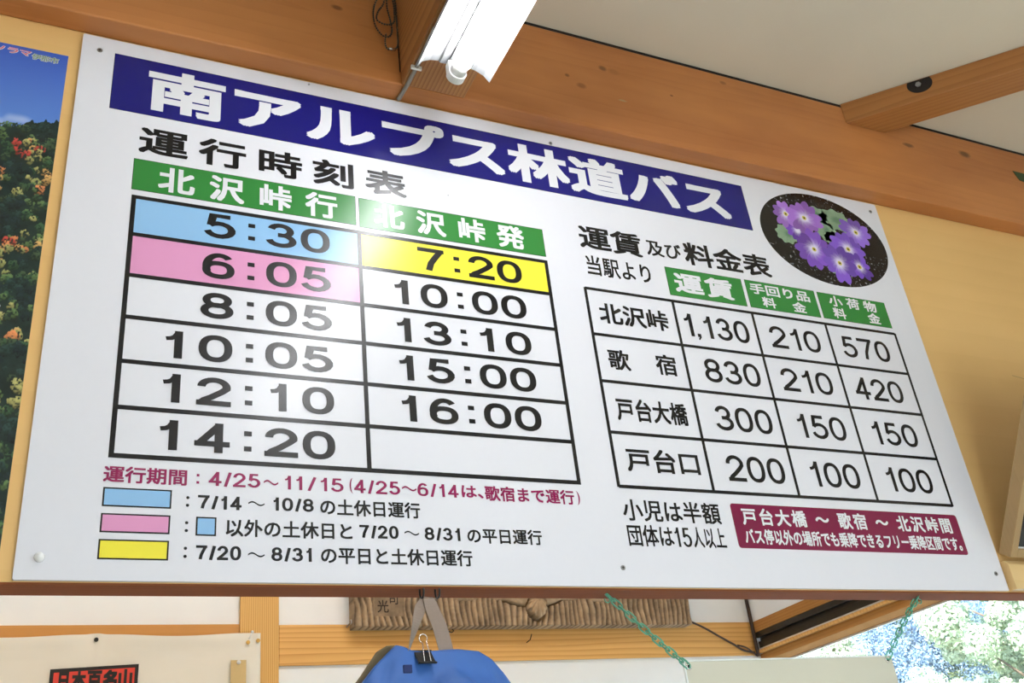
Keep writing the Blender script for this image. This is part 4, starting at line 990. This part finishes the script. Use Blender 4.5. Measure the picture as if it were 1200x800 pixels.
# banner
NO = (.1, 1.48, .1)
bn = thing('cloth_banner', 'off-white cloth banner with red and black label, tacked up at lower left', 'banner', NO)
nu, nv = 150, 60; vs = []
for j in range(nv + 1):
    for i in range(nu + 1):
        x = -.62 + (.623 + .62) * i / nu
        d = min(abs(x - .1905), abs(x - .612), abs(x + .28)); top = .2975 - .008 * math.sin(min(1, d / .21) * math.pi / 2) ** 2 + (.006 if x > .6 else 0) * 0 + .003 * math.exp(-((x - .1905) / .02) ** 2)
        z = top + (-1.0 - top) * (j / nv) ** 1.8
        pin = max(math.exp(-((x - a) / .05) ** 2) for a in (.1905, .612, -.28))
        yy = 1.4975 - .010 * (1 - pin) * math.exp(-((z - .285) / .03) ** 2) - .002 * math.exp(-((x - .200) / .005) ** 2) - .0012 * math.exp(-((z - .247 - .004 * math.sin(x * 6)) / .0015) ** 2) - .0015 - .0022 * math.exp(-((z - .215) / .05) ** 2) * math.sin(x * 14)
        vs.append((x, yy, z))
mb = MB(NO); k = nu + 1; mb.add(vs, [(j * k + i, (j + 1) * k + i, (j + 1) * k + i + 1, j * k + i + 1) for j in range(nv) for i in range(nu)])
bo_ = obj('cloth', mb, 'cloth', bn, smooth=True); sm_ = bo_.modifiers.new('thickness', 'SOLIDIFY'); sm_.thickness = .0008; sm_.offset = -1
ly = 1.4885
lb = obj('label', MB(NO).add([(.088, ly, .2085), (.088, ly, .07), (.302, ly, .07), (.302, ly, .2175)], [(0, 1, 2, 3)]) or (lambda q: (q.add([(.088, ly, .2085), (.088, ly, .07), (.302, ly, .07), (.302, ly, .2175)], [(0, 1, 2, 3)]), q)[1])(MB(NO)), 'labblack', bn, label='black-bordered red printed label')
mb = MB(NO); mb.add([(.097, ly - .0004, .1995), (.097, ly - .0004, .08), (.293, ly - .0004, .08), (.293, ly - .0004, .2085)], [(0, 1, 2, 3)]); obj('label_field', mb, 'labred', lb)
for q, ch in enumerate('日本百名山'):
    mb = MB(NO); kanji(mb, ch, .103 + .0376 * q + (.007 if q == 0 else 0), .1375 + .0376 * q - (.004 if q == 0 else 0), .2010 + .001 * q, .155, ly - .0008, 1.0, .055, True); obj('character', mb, 'labblack', lb)
tg_ = MB((.56, 1.487, .15)); tg_.box(.541, .583, 1.4868, 1.4878, .06, .2220); o = obj('paper_strip', tg_, 'card'); tag(o, 'narrow tan card strip pinned on the right end of the cloth banner', 'card')
for x, z, y, mt, lab in ((.1915, .2830, 1.4925, 'blackmetal', 'black push pin at the top middle of the cloth banner'), (.5870, .2700, 1.4890, 'brass', 'dull brass push pin near the right corner of the cloth banner'),
                      (.6160, .2760, 1.4950, 'brass', 'yellow brass push pin at the outermost right corner of the cloth banner'), (.5620, .2155, 1.4855, 'cap', 'white push pin holding the tan card strip')):
    mb = MB((x, y, z)); mb.disc(x, z, y, .0058, .0058, 12, -.003); mb.disc(x, z, y - .003, .0035, .0035, 10, -.003); o = obj('push_pin', mb, mt, bevel=.0006); tag(o, lab, 'pin')
mb = MB((.597, 1.49, .288)); mb.tube([(.590, 1.497, .281), (.592, 1.490, .284), (.597, 1.486, .2965)], .0018, 6); mb.ball((.598, 1.486, .2985), .0045, 8, 6)
tag(obj('push_pin', mb, 'cap', smooth=True), 'clear pin with bent shank sticking up on the post above the banner corner', 'pin')

# ------------------------------------------------------------------ outdoors: ground, wooded hillside, trees
g = MB((0, 0, FLZ)); g.box(-30, 120, -40, 120, FLZ - .6, FLZ - .12); struct('ground', g, 'ground')
struct('bounce_yard', MB((0, 0, FLZ)).box(-9, 8, -12, 8, FLZ - .12, FLZ - .105), 'bounce_yard')  # unseen pale ground added to bounce neutral light indoors
def leaf_cloud(cen, rad, n, size, seed, squash=1.0, lobes=26, lo=.18, hi=.42):
    """leaf quads scattered on the shells of many lobes round a crown centre"""
    r = np.random.default_rng(seed); cen = np.array(cen, float)
    lc = r.normal(size=(lobes, 3)); lc /= np.linalg.norm(lc, axis=1)[:, None]; lc *= (rad * r.uniform(.35, .95, lobes))[:, None]; lc[:, 2] *= squash
    lr = rad * r.uniform(lo, hi, lobes)
    k = r.integers(0, lobes, n); d = r.normal(size=(n, 3)); d /= np.linalg.norm(d, axis=1)[:, None]
    p = cen + lc[k] + d * (lr[k] * r.uniform(.72, 1.06, n))[:, None]
    nn = d + r.normal(size=(n, 3)) * .45; nn /= np.linalg.norm(nn, axis=1)[:, None]
    a = np.cross(nn, r.normal(size=(n, 3))); a /= np.linalg.norm(a, axis=1)[:, None]; b_ = np.cross(nn, a)
    s = (size * r.uniform(.6, 1.3, n))[:, None]
    return np.stack([p - a * s, p - b_ * s * .6, p + a * s, p + b_ * s * .6], 1).reshape(-1, 3)
def quads_obj(name, V, mat, parent, org, kind='stuff'):
    me = bpy.data.meshes.new(name); n = len(V) // 4
    me.vertices.add(len(V)); me.vertices.foreach_set('co', (V - np.array(org)).astype(np.float32).ravel())
    me.loops.add(len(V)); me.loops.foreach_set('vertex_index', np.arange(len(V), dtype=np.int32))
    me.polygons.add(n); me.polygons.foreach_set('loop_start', np.arange(0, len(V), 4, dtype=np.int32)); me.polygons.foreach_set('loop_total', np.full(n, 4, dtype=np.int32))
    me.update(calc_edges=True); me.materials.append(M_[mat])
    o = bpy.data.objects.new(name, me); COL.objects.link(o); o.parent = parent
    if kind: o['kind'] = kind
    return o
def tree(name, label, x, y, zc, rad, n, size, mat, seed, squash=1.0, group=None):
    org = (x, y, FLZ - .12)
    t = thing(name, label, 'tree', org, group)
    quads_obj('foliage', leaf_cloud((x, y, zc), rad, n, size, seed, squash, int(34 * max(1, rad) ** 1.6), .30 / rad * .5, .30 / rad * 1.25), mat, t, org)
    mb = MB(org); h = zc - org[2]
    mb.tube([(x, y, org[2] - .1), (x + .1, y, org[2] + h * .4), (x, y + .1, org[2] + h * .8), (x + .05, y, zc + rad * .4)], [.05 * rad + .08, .045 * rad + .05, .03 * rad + .03, .02], 10)
    obj('trunk', mb, 'bark', t, smooth=True)
    for q in range(5):
        a = q * 1.26 + seed; mb = MB(org); z_ = org[2] + h * (.6 + .07 * q)
        mb.tube([(x, y, z_), (x + math.cos(a) * rad * .4, y + math.sin(a) * rad * .4, z_ + rad * .25), (x + math.cos(a) * rad * .75, y + math.sin(a) * rad * .75, z_ + rad * .5)], [.05, .035, .012], 6)
        obj('branch', mb, 'bark', t, smooth=True)
    return t
tree('broadleaf_tree', 'bright sunlit leafy tree filling the right half of the window', 13.75, 8.15, 1.9, 2.60, 170000, .034, 'leaf2', 3)
tree('broadleaf_tree', 'pale sunlit tree crown low in the left corner of the window', 11.0, 10.6, 1.45, .95, 40000, .026, 'leaf2', 9)
tree('broadleaf_tree', 'small sunlit crown at the foot of the window just right of the hanging sheet', 15.2, 13.0, 1.15, 1.2, 40000, .028, 'leaf', 5)
# hillside behind, a steep slope covered by many crowns
hm = MB((40, 40, 0)); c1 = Vector((.74, .67, 0)); s1 = Vector((.67, -.74, 0)); vs = []
for j in range(9):
    for i in range(13):
        p = c1 * (46 + j * 5.5) + s1 * (-36 + i * 6); vs.append((p.x, p.y, FLZ - .3 + j * 4.3 + .8 * math.sin(i * 1.3 + j)))
hm.add(vs, [(j * 13 + i, j * 13 + i + 1, (j + 1) * 13 + i + 1, (j + 1) * 13 + i) for j in range(8) for i in range(12)])
struct('hillside', hm, 'ground')
allv = []
rr = np.random.default_rng(77)
for _ in range(75):
    j = rr.uniform(0, 4.5); i = rr.uniform(-9, 9); p = c1 * (46 + j * 5.5) + s1 * i
    allv.append(leaf_cloud((p.x, p.y, FLZ + j * 4.3 + 1.8), rr.uniform(1.8, 3.0), 5000, .07, int(rr.integers(1e6)), 1.3, 12))
fo_ = quads_obj('hillside_forest', np.concatenate(allv), 'hazeleaf', None, (0, 0, 0)); fo_.location = (0, 0, Z0)
tag(fo_, 'haze-tinted wooded hillside far beyond the window', 'forest')
